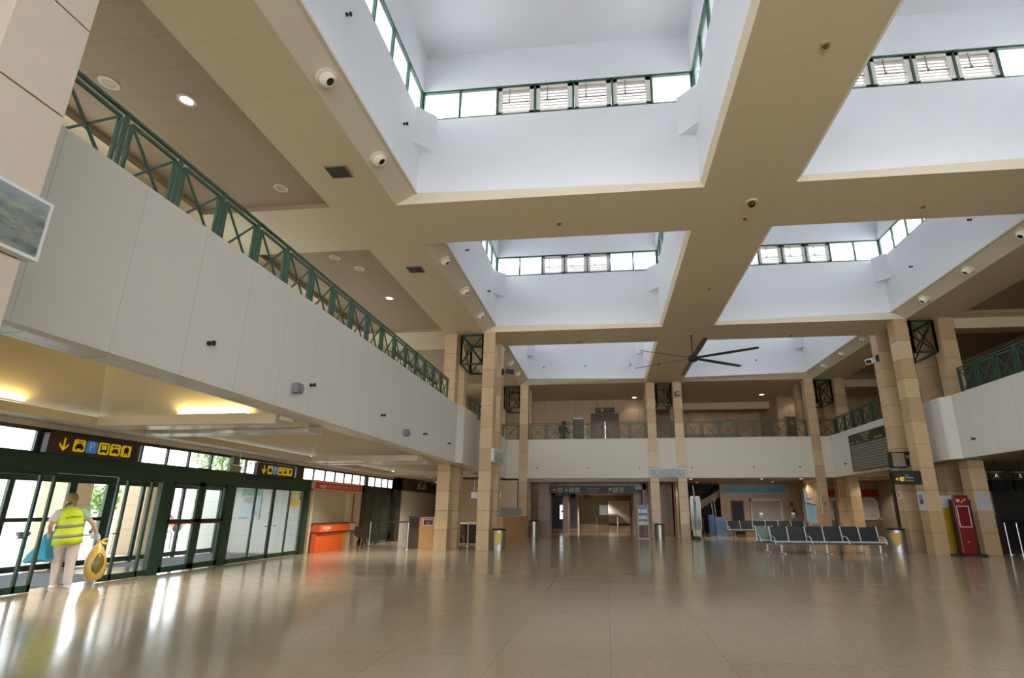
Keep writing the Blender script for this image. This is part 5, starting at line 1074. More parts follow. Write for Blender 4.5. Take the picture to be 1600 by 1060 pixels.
# roll-up banners by the stair
o_ = thing('blue_box', 'pale blue square display box with smile logo beside the seats', 'display box', (7.3, 35.2, 0)); off = (7.3, 35.2, 0)
b = MB(off); b.box(6.95, 7.6, 34.9, 35.5, 0, 1.12); b.build('box', mat('box_blue', '#7398c4', .45), o_); b = MB(off); b.box(6.6, 6.93, 35.3, 35.7, 0, 1.25); b.build('back_box', mat('box_blue_dark', '#4f6f96', .45), o_)
b = MB(off); b.tube([(7.2+.11*math.cos(a), 34.89, .82+.09*math.sin(a)) for a in [math.radians(195+21*k) for k in range(8)]], [.006]+[.018]*6+[.006], 8); b.build('smile_logo', mat('logo_purple', '#54508c', .5), o_)
text('TUI', .15, (7.43, .8, .0), lambda u_, v_, w_: (u_-7.3, -.3-w_-.001, v_), mat('letter_pinkred', '#b05a78', .5), o_)
for x, h, l in ((7.1, 2.5, 'tall thin white pole leaning by the blue box'), (6.95, 1.95, 'shorter thin pole by the blue box')):
    b = MB((x, 35.8, 0)); b.tube([(x+.1, 35.8, 0), (x-.05, 35.8, h)], .022, 8); tag(b.build('banner_pole', mat('pole_pale', '#bdb6a8', .4)), l, 'pole')
# staircase with railing behind
o_ = thing('staircase', 'staircase with crossed railing rising behind the blue sign', 'staircase', (7, 38.5, 0)); off = (7, 38.5, 0)
b = MB(off); n = 16
for k in range(n): x = 5.2+.32*k; z = 1.0+.26*k
for k in range(n):
    x = 4.6+.3*k; z = .9+.17*k; b.box(x, x+.32, 37.6, 39.2, z-.25, z)
b.build('steps', mat('steps_beige', '#8e7b60', .5), o_)
b = MB(off); b.bar((4.6, 37.55, .85), (9.4, 37.55, 3.6), .1, .35); b.build('stringer', mat('stringer_beige', '#98845f', .5), o_)
b = MB(off)
P0, P1 = Vector((4.6, 37.5, 1.0)), Vector((9.4, 37.5, 3.75)); U = Vector((0, 0, .85))
b.bar(P0+U, P1+U, .05); b.bar(P0+U*.85, P1+U*.85, .03); b.bar(P0+U*.1, P1+U*.1, .03)
for k in range(6):
    a = P0+(P1-P0)*k/5; b.bar(a, a+U, .04, up=(0, 1, 0))
    if k < 5:
        c = P0+(P1-P0)*(k+1)/5; b.bar(a+U*.1, c+U*.85, .025, up=(0, 1, 0)); b.bar(a+U*.85, c+U*.1, .025, up=(0, 1, 0))
b.build('stair_railing', mat('rail_dark', '#2e2a1c', .5), o_)
b = MB(); b.box(4.4, 9.5, 39.4, 39.5, 0, 3.3); struct(b.build('wall_under_stairs', mat('recess_shade_paint', '#2c2720', .7)), 'flat wall under the stairs coloured dark for the recess shade', 'wall')  # flat slab; the shade of the recess is put into its near-black colour
o_ = thing('stair_barrier', 'grey steel guard rail hoop by the dark wall under the stairs', 'barrier', (6.0, 35.5, 0)); b = MB((6.0, 35.5, 0)); b.tube([(5.75, 35.5, 0), (5.75, 35.5, .95), (5.8, 35.5, 1.02), (6.2, 35.5, 1.02), (6.25, 35.5, .95), (6.25, 35.5, 0)], .022, 8); b.build('hoop', M_STEEL, o_, True)
# notices on far right column
o_ = thing('wall_sensor', 'white notice strip and small red alarm box on the far right column', 'alarm', (11.75, 30.12, 1.8)); off = (11.75, 30.12, 1.8)
b = MB(off); b.box(11.64, 11.7, 30.1, 30.15, 1.35, 2.3); b.build('white_strip', mat('strip_white', '#cfcfca', .4), o_); b = MB(off); b.box(11.78, 11.92, 30.1, 30.15, 1.75, 2.2); b.build('alarm_box', mat('alarm_beige', '#b59a78', .5), o_); b = MB(off); b.box(11.81, 11.89, 30.09, 30.1, 1.8, 1.95); b.build('alarm_mark', mat('alarm_dark', '#6e3a2c', .5), o_)
# dark things in the gap between far right columns: red and steel posts
for k, (x, h, m, l) in enumerate(((13.6, 2.1, 'grey', 'tall grey rolled banner behind the far right column'), (12.9, .95, 'steel', 'short steel barrier post between the far right columns'), (13.2, .95, 'steel', 'second short steel barrier post between the far right columns'))):
    b = MB((x, 33, 0)); b.tube([(x, 33, 0), (x+.0, 33, h)], .16 if k == 0 else .03, 12); tag(b.build('rolled_banner' if k == 0 else 'barrier_post', mat('post_'+m, '#6d7076' if k == 0 else '#b4b4b4', .4, 0 if k == 0 else .8), smooth=True), l, 'banner' if k == 0 else 'barrier post')
b = MB((12.55, 33.2, 0)); b.box(12.3, 12.75, 33.0, 33.5, .0, 1.35); tag(b.build('red_cabinet', mat('cabinet_red', '#5e1f1c', .4)), 'dark red cabinet in the gap left of the airline desk column', 'cabinet')

# ---- airline desk wall (right, ground floor, under the balcony) facing -Y
YI = 34.18
o_ = thing('airline_sign', 'dark red airline sign band with white lettering', 'sign', (15.5, YI, 2.5)); off = (15.5, YI, 2.5)
b = MB(off); b.box(13.4, 18.8, YI-.12, YI, 2.34, 2.78); sb = b.build('sign_board', mat('deep_sign_red', '#8a1217', .35), o_)
L = lambda u_, v_, w_: (u_-off[0], -w_, v_-2.5)
text('IBERIA', .21, (17.0, 2.6, .12), L, mat('letter_pale', '#c9a9a6', .5), sb, sx=1.25); text('SERVICIO CLIENTES', .09, (17.0, 2.44, .12), L, MATS['letter_pale'], sb)
b = MB(off); b.prism([(17.85, 2.45), (17.95, 2.6), (18.2, 2.7), (18.1, 2.58), (18.0, 2.5)], fy(YI-.12), 0, .004); b.build('tail_logo', mat('logo_darkred', '#b04a3c', .5), sb)
o_ = thing('desk_shutter', 'closed pale grey roller shutter below the red airline sign', 'shutter', (15.4, YI, 1)); off = (15.4, YI, 1)
b = MB(off)
for q in ((13.6, 13.75, 1.0, 2.3), (16.35, 16.5, 1.0, 2.3), (13.6, 16.5, 2.12, 2.3), (13.6, 16.6, .98, 1.08)): b.box(q[0], q[1], YI-.12, YI, q[2], q[3])
b.build('shutter_frame', mat('shutter_frame_grey', '#b9b9b6', .4), o_)
b = MB(off)
for k in range(12): b.box(13.75, 16.35, YI-.06+.012*(k % 2), YI, 1.08+1.04*k/12, 1.08+1.04*(k+.95)/12)
b.build('shutter', mat('shutter_bluegrey', '#a3a5aa', .45), o_)
b = MB((15, YI, 0)); b.box(13.6, 16.6, YI-.1, YI, 0, .95); b.box(13.6, 16.6, YI-.12, YI-.1, .0, .06); tag(b.build('airline_desk', mat('desk_taupe', '#6e6252', .5)), 'taupe desk front under the grey shutter', 'desk')
o_ = thing('door', 'brown door beside the grey shutter, behind the litter bin', 'door', (17.4, YI, 0)); off = (17.3, YI, 0)
o_.location = off
b = MB(off); b.box(16.85, 16.95, YI-.06, YI, 0, 2.12); b.box(17.95, 18.05, YI-.06, YI, 0, 2.12); b.box(16.85, 18.05, YI-.06, YI, 2.0, 2.12); b.build('door_frame', mat('door_frame_dark', '#3c2a22', .5), o_); b = MB(off); b.box(16.95, 17.95, YI-.03, YI, 0, 2.0); b.build('door_leaf', mat('door_leaf_brown', '#624c3c', .45), o_)
b = MB((16.7, YI, 1.6)); b.box(16.58, 16.8, YI-.05, YI, 1.5, 1.82); tag(b.build('alarm_box', mat('alarm_maroon', '#5a2226', .4)), 'small maroon box on the wall between the grey shutter and the brown door', 'alarm box')

# ---- flight board on right balcony front
XB_ = 12.58
o_ = thing('flight_board', 'large dark flight information board with grey display rows', 'information board', (XB_, 25.6, 4.27)); off = (XB_, 25.6, 4.27)
b = MB(off); b.box(XB_-.2, XB_, 23.7, 27.5, 3.42, 5.2); b.build('board_case', mat('board_dark', '#20251f', .4), o_)
F = lambda u_, v_, w_: (XB_-.2-w_-off[0], -u_, v_-off[2])     # u grows towards the camera, seen left to right
for k in range(10):
    z = 4.66-.124*k; b = MB(off); b.box(XB_-.215, XB_-.2, 23.85, 27.35, z-.088, z); b.build('display_row', mat('row_grey', '#7b776d', .5), o_)
text('LLEGADAS', .19, (-.15, 5.08, .003), F, M_YELD, o_); text('ARRIVALS', .12, (-.15, 4.94, .003), F, M_YELD, o_)
for t_, u_ in (('Hora', -1.6), ('Origen', -1.0), ('Vuelo', -.1), ('Observaciones', 1.0)): text(t_, .12, (u_, 4.8, .003), F, M_YELD, o_)
# monitor and hanging sign between the right columns
o_ = thing('wall_monitor', 'switched-off monitor on a bracket between the right columns', 'monitor', (11.4, 21.5, 3.45)); off = (11.4, 21.5, 3.45)
b = MB(off); b.box(11.12, 11.66, 21.4, 21.65, 3.13, 3.74); b.build('monitor_case', M_BLK, o_); b = MB(off); b.box(11.16, 11.62, 21.39, 21.4, 3.18, 3.70); b.build('screen', mat('screen_off', '#8a7b66', .15), o_)
b = MB(off); b.box(11.6, 11.9, 21.45, 21.6, 3.62, 3.75); b.box(11.62, 11.8, 21.45, 21.55, 3.2, 3.5); b.build('bracket', M_BLK, o_)
sg = signroot('direction_sign', 'black hanging sign with arrow, yellow symbol and arrivals lettering by the right columns', 'sign', (11.03, 20.37, 2.69), (10.56, 11.5, 20.34, 20.43, 2.44, 2.94), mat('sign_black', '#11130f', .5))
b = MB(sg['o']); arrow(b, fy(20.34), 10.68, 2.64, .16, -PI/2); b.build('arrow', M_YEL, sg['r']); picto('plane', 10.82, 2.64, .14, fy(20.34), sg)
L = lambda u_, v_, w_: (u_-11.03, 20.34-w_-20.37, v_-2.69)
text('Hall', .1, (10.92, 2.78, .003), L, M_GRYL, sg['r'], align='LEFT'); text('Check-in', .085, (10.92, 2.69, .003), L, M_WHT, sg['r'], align='LEFT'); text('Llegadas', .09, (10.92, 2.59, .003), L, M_YELD, sg['r'], align='LEFT')
b = MB(sg['o']); b.bar((11.4, 20.39, 2.7), (11.6, 20.5, 2.7), .04); b.bar((11.4, 20.39, 2.85), (11.6, 20.5, 2.85), .04); b.build('hanger', M_BLK, sg['r'])
# posters on columns
def ynotice(name, x0, x1, z0, z1, y, m, label, cat='notice', rows=0, blocks=()):
    o_ = thing(name, label, cat, ((x0+x1)/2, y, z0)); off = tuple(o_.location)
    b = MB(off); b.box(x0, x1, y-.015, y, z0, z1); b.build('notice_frame', MATS['frame_pale'], o_); b = MB(off); e = .02; b.box(x0+e, x1-e, y-.018, y-.015, z0+e, z1-e); p = b.build('sheet', m, o_)
    if rows:
        b = MB(off)
        for k in range(rows): z = z1-.08-(z1-z0-.14)*k/rows; b.box(x0+.05, x1-.05-.06*(k % 3), y-.020, y-.018, z-.008, z)
        b.build('print_lines', M_GRYL, p)
    for (a, c, d, e_, mm) in blocks:
        b = MB(off); b.box(x0+(x1-x0)*a, x0+(x1-x0)*c, y-.0205, y-.018, z0+(z1-z0)*d, z0+(z1-z0)*e_); b.build('print_block', mm, p)
ynotice('framed_notice', 13.30, 13.74, 1.57, 2.18, 20.46, mat('paper_grey', '#b9b9ba', .5), 'framed printed notice on the column right of the red kiosk', rows=9)
# left face of tall right column: poster facing -X
o_ = thing('column_poster', 'white poster with blue and dark picture on the near right column', 'poster', (11.58, 20.6, 1.55)); off = (11.58, 20.6, 1.55)
b = MB(off); b.box(11.565, 11.585, 20.5, 20.94, 1.53, 2.2); p = b.build('sheet', mat('paper_white', '#c9c9cf', .5), o_); b = MB(off); b.box(11.56, 11.565, 20.6, 20.84, 1.95, 2.08); b.build('blue_block', mat('print_blue', '#6f86ad', .5), p); b = MB(off); b.box(11.56, 11.565, 20.58, 20.82, 1.75, 1.93); b.build('dark_block', mat('print_dark', '#54504e', .5), p)
o_ = thing('no_smoking_sign', 'small round red no-smoking sign on the rear right column', 'sign', (11.58, 22.1, 2.12)); off = (11.58, 22.1, 2.12)
b = MB(off); b.box(11.57, 11.585, 22.0, 22.24, 1.98, 2.26); p = b.build('sign_plate', M_WHT, o_)
b = MB(off); b.tube([(11.565, 22.12+.09*math.cos(a), 2.12+.11*math.sin(a)) for a in [2*PI*k/20 for k in range(21)]], .012, 6); b.bar((11.565, 22.06, 2.19), (11.565, 22.18, 2.05), .014); b.build('red_ring', M_RED, p); b = MB(off); b.bar((11.568, 22.07, 2.12), (11.568, 22.17, 2.12), .02); b.build('cigarette', M_BLKL, p)
# ---- red kiosk
o_ = thing('checkin_kiosk', 'dark red self check-in kiosk with white outlined panel', 'kiosk', (12.5, 20.05, 0)); off = (12.5, 20.05, 0)
M_KR = mat('kiosk_red', '#701015', .3); M_KD = mat('kiosk_dark', '#2c1416', .35)
b = MB(off); b.box(12.22, 12.72, 19.98, 20.06, .06, 2.05); fr = b.build('front_panel', M_KR, o_, bevel=.015)
b = MB(off); b.box(12.24, 12.82, 20.06, 20.3, .06, 1.9); b.build('cabinet', M_KD, o_)
b = MB(off); b.box(12.0, 12.95, 19.9, 20.36, 0, .06); b.build('base_plate', M_BLK, o_)
F = fy(19.98); b = MB(off)
for q in ((12.27, 12.67, 1.66, 1.68), (12.27, 12.67, .96, .98), (12.27, 12.29, .96, 1.68), (12.65, 12.67, .96, 1.68)): b.box(q[0], q[1], 19.972, 19.98, q[2], q[3])
b.build('white_outline', M_WHT, fr); b = MB(off); b.box(12.29, 12.65, 19.975, 19.98, .98, 1.66); b.build('screen_panel', mat('screen_maroon', '#6d1417', .15), fr)
text('IB', .13, (12.36, 1.86, 0), lambda u_, v_, w_: (u_-12.5, -.07-w_-.002, v_), M_WHT, fr, sx=1.2)
b = MB(off); b.prism([(12.47, 1.78), (12.52, 1.84), (12.6, 1.87), (12.64, 1.94), (12.55, 1.9), (12.5, 1.86), (12.45, 1.84)], F, 0, .004); b.build('tail_logo', mat('logo_gold', '#d99a5c', .4), fr)
b = MB(off); b.lathe([(.001, 0), (.035, 0), (.03, .03), (.001, .035)], (12.44, 19.98, .46), 14, (0, -1, 0)); b.build('lock_knob', M_STEEL, fr, True)
o_ = thing('yellow_panel', 'yellow and white upright panel standing behind the red kiosk', 'panel', (12.05, 20.75, 0)); off = (12.05, 20.75, 0)
b = MB(off); b.box(12.14, 12.62, 20.7, 20.8, .0, 1.62); b.build('yellow_board', mat('board_yellow', '#b89222', .4), o_); b = MB(off); b.box(12.14, 12.62, 20.7, 20.8, 1.62, 2.05); b.build('white_board', MATS['paper_white'], o_)
# ---- check-in screens at the far right
M_SCR = mat('screen_black', '#101310', .2)
for x, y, g_, l in ((14.25, 20.6, 'A', 'first hanging check-in screen, right of the framed notice'), (15.2, 20.8, '5', 'second hanging check-in screen at the right edge')):
    o_ = thing('checkin_screen', l, 'screen', (x, y, 2.6)); off = (x, y, 2.6)
    b = MB(off); b.bar((x, y, 2.85), (x, y, 3.31), .035); b.build('hanger', M_BLK, o_); b = MB(off); b.box(x-.3, x+.16, y-.1, y, 2.62, 2.88); hd = b.build('number_box', M_SIGN, o_); b = MB(off); b.box(x-.3, x+.3, y-.12, y+.1, 2.22, 2.6); b.build('monitor', M_SCR, o_)
    text(g_, .2, (x-.08, 2.75, .0), lambda u_, v_, w_, x=x: (u_-x, -.1-w_-.002, v_-2.6), mat('letter_glow', '#d8d88a', .5, emit='#d8d870', estr=1.2), hd)
    b = MB(off); b.box(x-.3, x+.16, y-.12, y+.02, 2.88, 2.9); b.build('top_strip', M_ALU, o_)
for x, l in ((14.35, 'left queue post of the pair at the right edge'), (14.75, 'right queue post of the pair at the right edge')):
    o_ = thing('queue_post', l, 'barrier post', (x, 20.9, 0)); off = (x, 20.9, 0); b = MB(off); b.tube([(x, 20.9, .02), (x, 20.9, 1.1)], .025, 10); b.build('post', M_STEEL, o_, True); b = MB(off); b.lathe([(.001, 0), (.12, 0), (.12, .02), (.04, .035)], (x, 20.9, 0), 18); b.build('foot', M_STEEL, o_, True)
b = MB((14.3, 21.3, 0)); b.box(14.0, 14.5, 21.2, 21.6, 0, 1.35); tag(b.build('dark_counter', mat('counter_maroon', '#2f1c18', .4), bevel=.03), 'dark maroon counter end behind the queue posts', 'counter')
b = MB((17, 25, 0)); b.box(14.6, 19.5, 24, 25, 0, 1.1); b.box(14.6, 19.5, 24.9, 25, 1.1, 1.14); tag(b.build('checkin_desks', mat('desk_black', '#141311', .4)), 'black check-in desks in the dark hall at the right edge', 'desk')
b = MB(); b.box(13.9, 20, 27.0, 27.2, 0, 3.31); struct(b.build('wall_checkin', mat('dark_brown_wall', '#3f3a31', .5)), 'dark wall behind the check-in desks', 'wall')
# clock / blue lights on right mezzanine
o_ = thing('emergency_lamp', 'small blue-white emergency lamp behind the right balcony railing', 'emergency light', (14.5, 27.5, 6.9)); off = (14.5, 27.5, 6.9)
b = MB(off); b.ell((14.45, 27.5, 6.95), .07, .07, .07, 10, 6); b.ell((14.55, 27.5, 6.78), .06, .06, .06, 10, 6); b.build('lamp_glass', mat('lamp_blue', '#ffffff', .4, emit='#9fb6ff', estr=8), o_); b = MB(off); b.bar((14.5, 27.6, 5.38), (14.5, 27.6, 7.05), .04); b.build('lamp_post', M_BLK, o_)
b = MB(); b.box(18.9, 19.0, -8.4, 35, 5.38, 9.0); struct(b.build('wall_mezzanine_right', mat('mezz_dark', '#6a645a', .6)), 'dark back wall of the right mezzanine', 'wall')
# ================================================================= PERSON WITH BAGS
PX, PY, PR = -10.78, 9.86, math.radians(57)
SCL = 1.05
def P2W(v): v = Vector(v)*SCL; return (PX+v.x*math.cos(PR)-v.y*math.sin(PR), PY+v.x*math.sin(PR)+v.y*math.cos(PR), v.z)
M_SKIN = mat('skin', '#c99a7f', .5); M_VEST = mat('hi_vis_yellow', '#cfe62a', .55, noise=.06, nscale=6, emit=None); M_TROU = mat('trousers_cream', '#c9bcb0', .7, noise=.06, nscale=8)
M_HAIR = mat('hair_blond', '#8a6f4c', .6, noise=.25, nscale=30); M_GLOVE = mat('glove_blue', '#9fb4c4', .5); M_SHOE = mat('shoe_white', '#e4dcd8', .5); M_TEE = mat('tee_white', '#d8d8d6', .7); M_REFL = mat('reflective_grey', '#8b8c84', .35)
def skin_mesh(name, verts, edges, radii, root, m, parent, sub=2, extra=None):
    me = bpy.data.meshes.new(name); me.from_pydata(verts, edges, []); o = bpy.data.objects.new(name, me); COL.objects.link(o)
    md = o.modifiers.new('s', 'SKIN'); md.use_smooth_shade = True
    for i, r_ in enumerate(radii):
        v = me.skin_vertices[0].data[i]; v.radius = r_ if isinstance(r_, tuple) else (r_, r_); v.use_root = (i == root)
    sd = o.modifiers.new('d', 'SUBSURF'); sd.levels = sub; sd.render_levels = sub
    dg = bpy.context.evaluated_depsgraph_get(); m2 = bpy.data.meshes.new_from_object(o.evaluated_get(dg)); bpy.data.objects.remove(o)
    if extra:
        bm = bmesh.new(); bm.from_mesh(m2); extra(bm); bm.to_mesh(m2); bm.free()
    for p in m2.polygons: p.use_smooth = True
    m2.materials.clear(); m2.materials.append(m); q = bpy.data.objects.new(name, m2); COL.objects.link(q); q.parent = parent; return q
pr = thing('person', 'person in a yellow hi-vis vest and cream trousers walking out through the open door', 'person', (PX, PY, 0), PR); pr.scale = (SCL,)*3; pr.rotation_euler = (0, math.radians(-5.5), PR)
V = []; E_ = []; R_ = []
def nv(p, r_, pa=None):
    V.append(p); R_.append(r_)
    if pa is not None: E_.append((pa, len(V)-1))
    return len(V)-1
pel = nv((0, 0, .95), (.15, .11)); sp = nv((0, .0, 1.12), (.125, .09), pel); ch = nv((0, .01, 1.32), (.155, .1), sp); nk = nv((0, .0, 1.47), .058, ch); hb = nv((-.01, .02, 1.56), .066, nk)
hm = nv((-.015, .03, 1.63), .088, hb); ht = nv((-.015, .02, 1.70), .07, hm); nose = nv((-.02, .125, 1.615), .014, hm)
# arms: left (image left) bent with bag, right hanging out with bag
WL, WR = (-.25, .06, 1.0), (.44, .05, .90)
for s, el, wr in ((-1, (-.28, -.07, 1.15), WL), (1, (.33, -.02, 1.15), WR)):
    sh_ = nv((s*.17, 0, 1.40), .062, ch); um = nv((s*.235, -.02, 1.28), .05, sh_); e = nv(el, .042, um); fm_ = nv(tuple((a+c)/2 for a, c in zip(el, wr)), .038, e); w = nv(wr, .027, fm_)
    d = (Vector(wr)-Vector(el)).normalized(); d = (d+Vector((0, 0, -.5))).normalized(); side = Vector((0, 1, 0)); side = (side-d*side.dot(d)).normalized(); nrm = d.cross(side)*s
    pm = Vector(wr)+d*.05; pmi = nv(tuple(pm), (.038, .022), w)
    for k, (off_, ln) in enumerate(((-.03, .075), (-.01, .085), (.01, .08), (.03, .065))):
        a = pm+d*.035+side*off_; ai = nv(tuple(a), .0115, pmi); b_ = a+d*ln*.5+nrm*(-.012); bi = nv(tuple(b_), .0105, ai); c_2 = b_+d*ln*.15-nrm*ln*.42; ci = nv(tuple(c_2), .0095, bi); nv(tuple(c_2-d*ln*.3-nrm*.008), .0085, ci)
    t = pm-d*.02+side*.045; ti = nv(tuple(t), .013, pmi); t2 = t+d*.03+side*.012-nrm*.015; ti2 = nv(tuple(t2), .0115, ti); nv(tuple(t2+d*.02-nrm*.02), .0095, ti2)
# legs: right foot behind (heel lifting slightly), left stepping forward
FOOT = []
for s, kn, an, toe in ((-1, (-.10, .12, .50), (-.10, .12, .09), (-.13, .27, .035)), (1, (.075, .02, .50), (.05, -.08, .085), (.06, .08, .035))):
    h = nv((s*.09, 0, .90), .095, pel); th = nv(tuple((a+c)/2 for a, c in zip((s*.095, 0, .88), kn)), .075, h); k = nv(kn, .055, th); cf = nv(tuple(a*.6+c*.4 for a, c in zip(kn, an)), .05, k); a = nv(an, .036, cf); hl = nv((an[0], an[1]-.04, .045), .034, a); t = nv(toe, (.036, .022), a); FOOT.append((an, toe))
skin_mesh('body', V, E_, R_, 0, M_SKIN, pr)
# ears and eyes
b = MB()
for s in (-1, 1): b.ell((-.015+s*.088, .02, 1.625), .012, .02, .032, 8, 6)
b.build('ears', M_SKIN, pr, True)
b = MB()
for s in (-1, 1): b.ell((-.018+s*.034, .108, 1.645), .014, .008, .009, 8, 6)
b.build('eyes', mat('eye_white', '#e8e4de', .3), pr, True)
b = MB(); b.tube([(-.045, .112, 1.578), (-.018, .12, 1.574), (.01, .112, 1.578)], [.004, .007, .004], 6); b.build('mouth', mat('lips', '#a5615a', .5), pr, True)
# hair: cap over the back and top plus a short ponytail
b = MB(); rg = []
for i in range(9):
    t = .05+i/8*1.75; rr_ = .108*math.sin(min(t, PI-.1)); z = 1.645+.112*math.cos(t)
    rg.append([(-.015+rr_*math.cos(a)*.95, -.0+rr_*math.sin(a)*1.08+(-.012 if math.sin(a) < 0 else -.02*(t > .9)), z-(.03 if math.sin(a) < -.2 and i > 5 else 0)+(.045 if math.sin(a) > .4 and i > 4 else 0)) for a in [2*PI*k/18 for k in range(18)]])
b.rings(rg); hr = b.build('hair', M_HAIR, pr, True)
b = MB(); b.tube([(.0, -.09, 1.64), (.012, -.135, 1.61), (.02, -.13, 1.54), (.015, -.11, 1.48)], [.03, .034, .028, .01], 10); b.build('ponytail', M_HAIR, hr, True)
# garment loft helper
def garment(name, secs, m, n=22, cap=False, th=.0, parent=pr):
    b = MB(); b.rings([[(cx+rx*math.cos(a), cy+ry*math.sin(a), z+tl*math.cos(a)) for a in [2*PI*k/n for k in range(n)]] for (cx, cy, z, rx, ry, tl) in secs], cap=cap); o = b.build(name, m, parent, True)
    sd = o.modifiers.new('t', 'SOLIDIFY'); sd.thickness = .006; return o
ve = garment('vest', [(-.005, 0, .79, .222, .165, .0), (-.005, 0, .9, .222, .165, 0), (0, 0, 1.02, .212, .155, 0), (0, 0, 1.15, .205, .15, 0), (0, 0, 1.28, .21, .145, 0), (0, .0, 1.38, .205, .125, 0), (0, 0, 1.435, .165, .1, 0), (0, 0, 1.47, .10, .078, 0), (0, 0, 1.485, .075, .068, 0)], M_VEST)
for z in (.945, 1.13):
    garment('reflective_stripe', [(-.003, 0, z-.028, .226 if z < 1 else .214, .168 if z < 1 else .158, 0), (-.003, 0, z+.028, .223 if z < 1 else .213, .165 if z < 1 else .157, 0)], M_REFL, parent=ve)
text('optimiza', .07, (.02, 1.3, 0), lambda u_, v_, w_: (u_, -.152-w_, v_), mat('letter_vest', '#4b5a3a', .6), ve)
garment('tee_hem', [(0, 0, 1.45, .08, .07, 0), (0, 0, 1.5, .066, .062, 0)], M_TEE)
def sleeve(p, q, r0, r1, m, name='sleeve', parent=pr):
    b = MB(); p, q = Vector(p), Vector(q); b.tube([p, p+(q-p)*.5, q], [r0, (r0+r1)/2, r1], 14); return b.build(name, m, parent, True)
sleeve((-.15, 0, 1.41), (-.262, -.035, 1.235), .078, .068, M_TEE); sleeve((.15, 0, 1.41), (.268, -.02, 1.25), .078, .068, mat('tee_green', '#9fc2a8', .7))
# trousers
b = MB(); n = 20; ring = lambda cx, cy, z, rx, ry: [(cx+rx*math.cos(a), cy+ry*math.sin(a), z) for a in [2*PI*k/n for k in range(n)]]
b.rings([ring(0, 0, .98, .172, .128), ring(0, 0, .88, .188, .142), ring(0, 0, .80, .185, .138), ring(0, .01, .74, .165, .12)])
for s, kn, an in ((-1, (-.10, .12, .50), (-.10, .12, .09)), (1, (.075, .02, .50), (.05, -.08, .085))):
    b.rings([ring(s*.085, .0, .86, .105, .125), ring((s*.09+kn[0])/2, kn[1]*.5, .68, .098, .108), ring(kn[0], kn[1], .5, .08, .085), ring((kn[0]*.5+an[0]*.5), kn[1]*.5+an[1]*.5, .3, .072, .078), ring(an[0], an[1]-.005, .085, .07, .08)])
b.build('trousers', M_TROU, pr, True)
for (an, toe) in FOOT:
    b = MB(); d = (Vector(toe)-Vector(an)); d.z = 0; d.normalize(); sd_ = Vector((d.y, -d.x, 0)); rg = []
    for t, w, h in ((-.075, .02, .05), (-.06, .036, .09), (-.01, .04, .105), (.06, .044, .075), (.13, .046, .055), (.17, .034, .04), (.185, .01, .025)):
        c = Vector((an[0], an[1], 0))+d*t; rg.append([c+sd_*(w*math.cos(a))+Vector((0, 0, max(.0, h*.5+h*.5*math.sin(a)))) for a in [2*PI*k/12 for k in range(12)]])
    b.rings(rg); b.build('shoe', M_SHOE, pr, True)
for s, wr in ((-1, WL), (1, WR)):
    b = MB(); w = Vector(wr); b.tube([w+Vector((-s*.035, -.0, .05)), w, w+Vector((s*.012, .005, -.05)), w+Vector((s*.015, .008, -.1))], [.034, .036, .045, .036], 12); b.build('glove', M_GLOVE, pr, True)
# yellow rubbish bag (held in the right hand)
HR = Vector(P2W((.42, .06, .80))); 
o_ = thing('rubbish_bag', 'full yellow rubbish bag with knotted top in the right hand of the person', 'rubbish bag', (HR.x, HR.y, .09)); off = tuple(o_.location)
M_BAGY = mat('bag_yellow', '#c9a64a', .3, noise=.25, nscale=5, spec=.6); M_BAGIN = mat('bag_dark_content', '#6d6233', .25, noise=.4, nscale=6)
ax = Vector((math.cos(PR), math.sin(PR), 0)); ay = Vector((-math.sin(PR), math.cos(PR), 0)); rnd = random.Random(5)
b = MB(off); rg = []
for i, (z, w, d_) in enumerate(((.09, .03, .03), (.11, .12, .1), (.2, .165, .14), (.35, .18, .15), (.5, .17, .14), (.62, .14, .11), (.72, .1, .075), (.79, .05, .04), (.83, .026, .024))):
    rg.append([HR+ax*(w*math.cos(a)*(1+.07*math.sin(5*a+i)))+ay*(d_*math.sin(a)*(1+.06*math.sin(4*a+2*i)))+Vector((0, 0, z-HR.z))+ax*(.03*(z-.4)*-1) for a in [2*PI*k/24 for k in range(24)]])
b.rings(rg); b.build('bag_body', M_BAGY, o_, True)
b = MB(off); top = HR+Vector((0, 0, .83-HR.z))
b.tube([top, top+ax*.05+Vector((0, 0, .05)), top+ax*.14+Vector((0, 0, .09))], [.02, .03, .012], 8); b.tube([top, top-ax*.04+Vector((0, 0, .045)), top-ax*.08+Vector((0, 0, .09))], [.02, .028, .01], 8); b.tube([top, top+ax*.09+Vector((0, 0, -.02)), top+ax*.16+Vector((0, 0, -.03))], [.02, .03, .012], 8); b.build('bag_knot', mat('bag_knot_yellow', '#dcb560', .35), o_, True)
b = MB(off); cc = HR-ay*.052+ax*.01; b.ell((cc.x, cc.y, .40), 1.0*.12, .12, .25, 18, 12)
b.build('dark_content', M_BAGIN, o_, True, label='dark contents showing through the plastic')
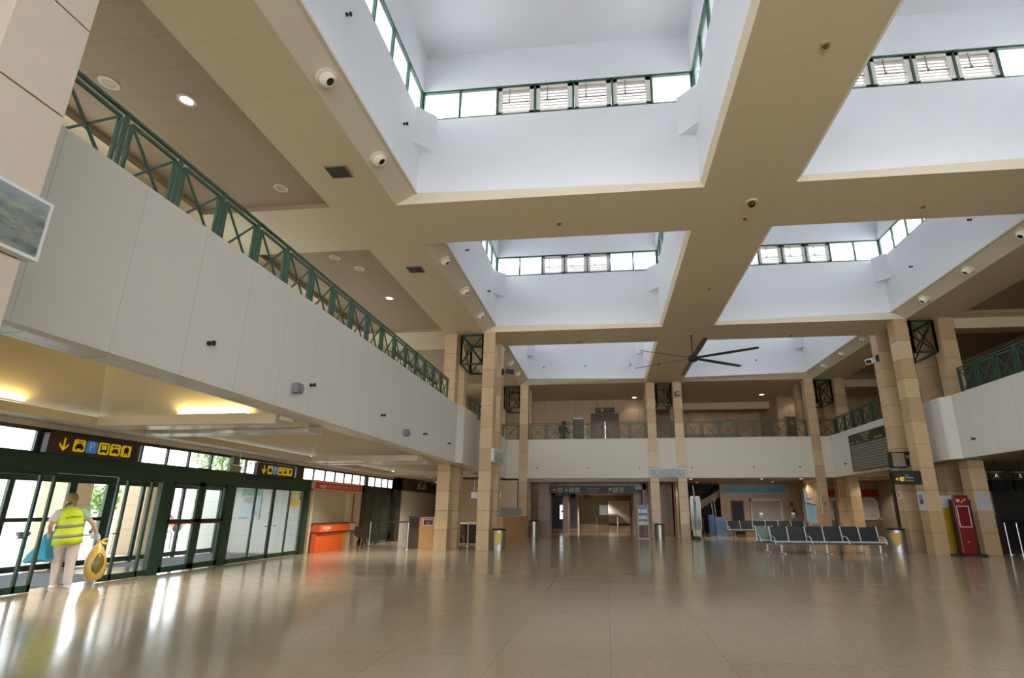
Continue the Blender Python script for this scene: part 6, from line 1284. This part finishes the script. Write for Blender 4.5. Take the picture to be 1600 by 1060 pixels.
# blue bag in the left hand
HL = Vector(P2W((-.33, .07, .94)))
o_ = thing('carrier_bag', 'bright blue carrier bag in the left hand of the person', 'bag', (HL.x, HL.y, .5)); off = tuple(o_.location); M_BB = mat('bag_blue', '#3aa2c4', .4, noise=.15, nscale=6)
b = MB(off); rg = []
for i, (z, w, d_, sx_) in enumerate(((.52, .17, .03, -.12), (.54, .21, .085, -.11), (.66, .2, .09, -.07), (.8, .155, .07, -.03), (.93, .12, .05, 0), (1.0, .115, .04, .01))):
    rg.append([HL+ax*(w*math.cos(a)+sx_)+ay*(d_*math.sin(a)*(1+.1*math.sin(3*a+i)))+Vector((0, 0, z-HL.z+.02*math.sin(3*a))) for a in [2*PI*k/20 for k in range(20)]])
b.rings(rg); b.build('bag_body', M_BB, o_, True)
b = MB(off)
for s in (-1, 1): b.tube([HL+ay*.03*s+ax*-.09+Vector((0, 0, 1.0-HL.z)), HL+ay*.02*s+ax*-.04+Vector((0, 0, .09)), HL+ay*.02*s+ax*.03+Vector((0, 0, .09)), HL+ay*.03*s+ax*.1+Vector((0, 0, 1.0-HL.z))], .01, 6)
b.build('bag_handles', M_BB, o_, True)
b = MB((-1.95, 33.5, 5.38)); 
# person standing on the far mezzanine, tiny
pf = thing('person', 'tiny dark figure with a bent arm behind the far balcony railing', 'person', (-2.75, 33.2, 5.38), 0)
V2 = [(0, 0, .92), (0, 0, 1.15), (0, 0, 1.38), (0, 0, 1.5), (0, 0, 1.6), (0, 0, 1.68), (.2, 0, 1.38), (.3, -.05, 1.12), (.38, -.1, .95), (-.2, 0, 1.38), (-.22, 0, 1.1), (-.2, -.15, .98), (.09, 0, .86), (.1, 0, .48), (.1, 0, .05), (.1, -.14, .03), (-.09, 0, .86), (-.1, 0, .48), (-.1, 0, .05), (-.1, -.14, .03)]
E2 = [(0, 1), (1, 2), (2, 3), (3, 4), (4, 5), (2, 6), (6, 7), (7, 8), (2, 9), (9, 10), (10, 11), (0, 12), (12, 13), (13, 14), (14, 15), (0, 16), (16, 17), (17, 18), (18, 19)]
R2 = [.14, .13, .15, .055, .09, .08, .06, .045, .035, .06, .045, .035, .09, .06, .04, .03, .09, .06, .04, .03]
skin_mesh('body', V2, E2, R2, 0, mat('dark_clothes', '#2d3430', .7), pf, 1)
b = MB(); b.ell((0, .01, 1.68), .09, .1, .09, 10, 7); b.build('hair', mat('dark_hair', '#241d18', .6), pf, True)
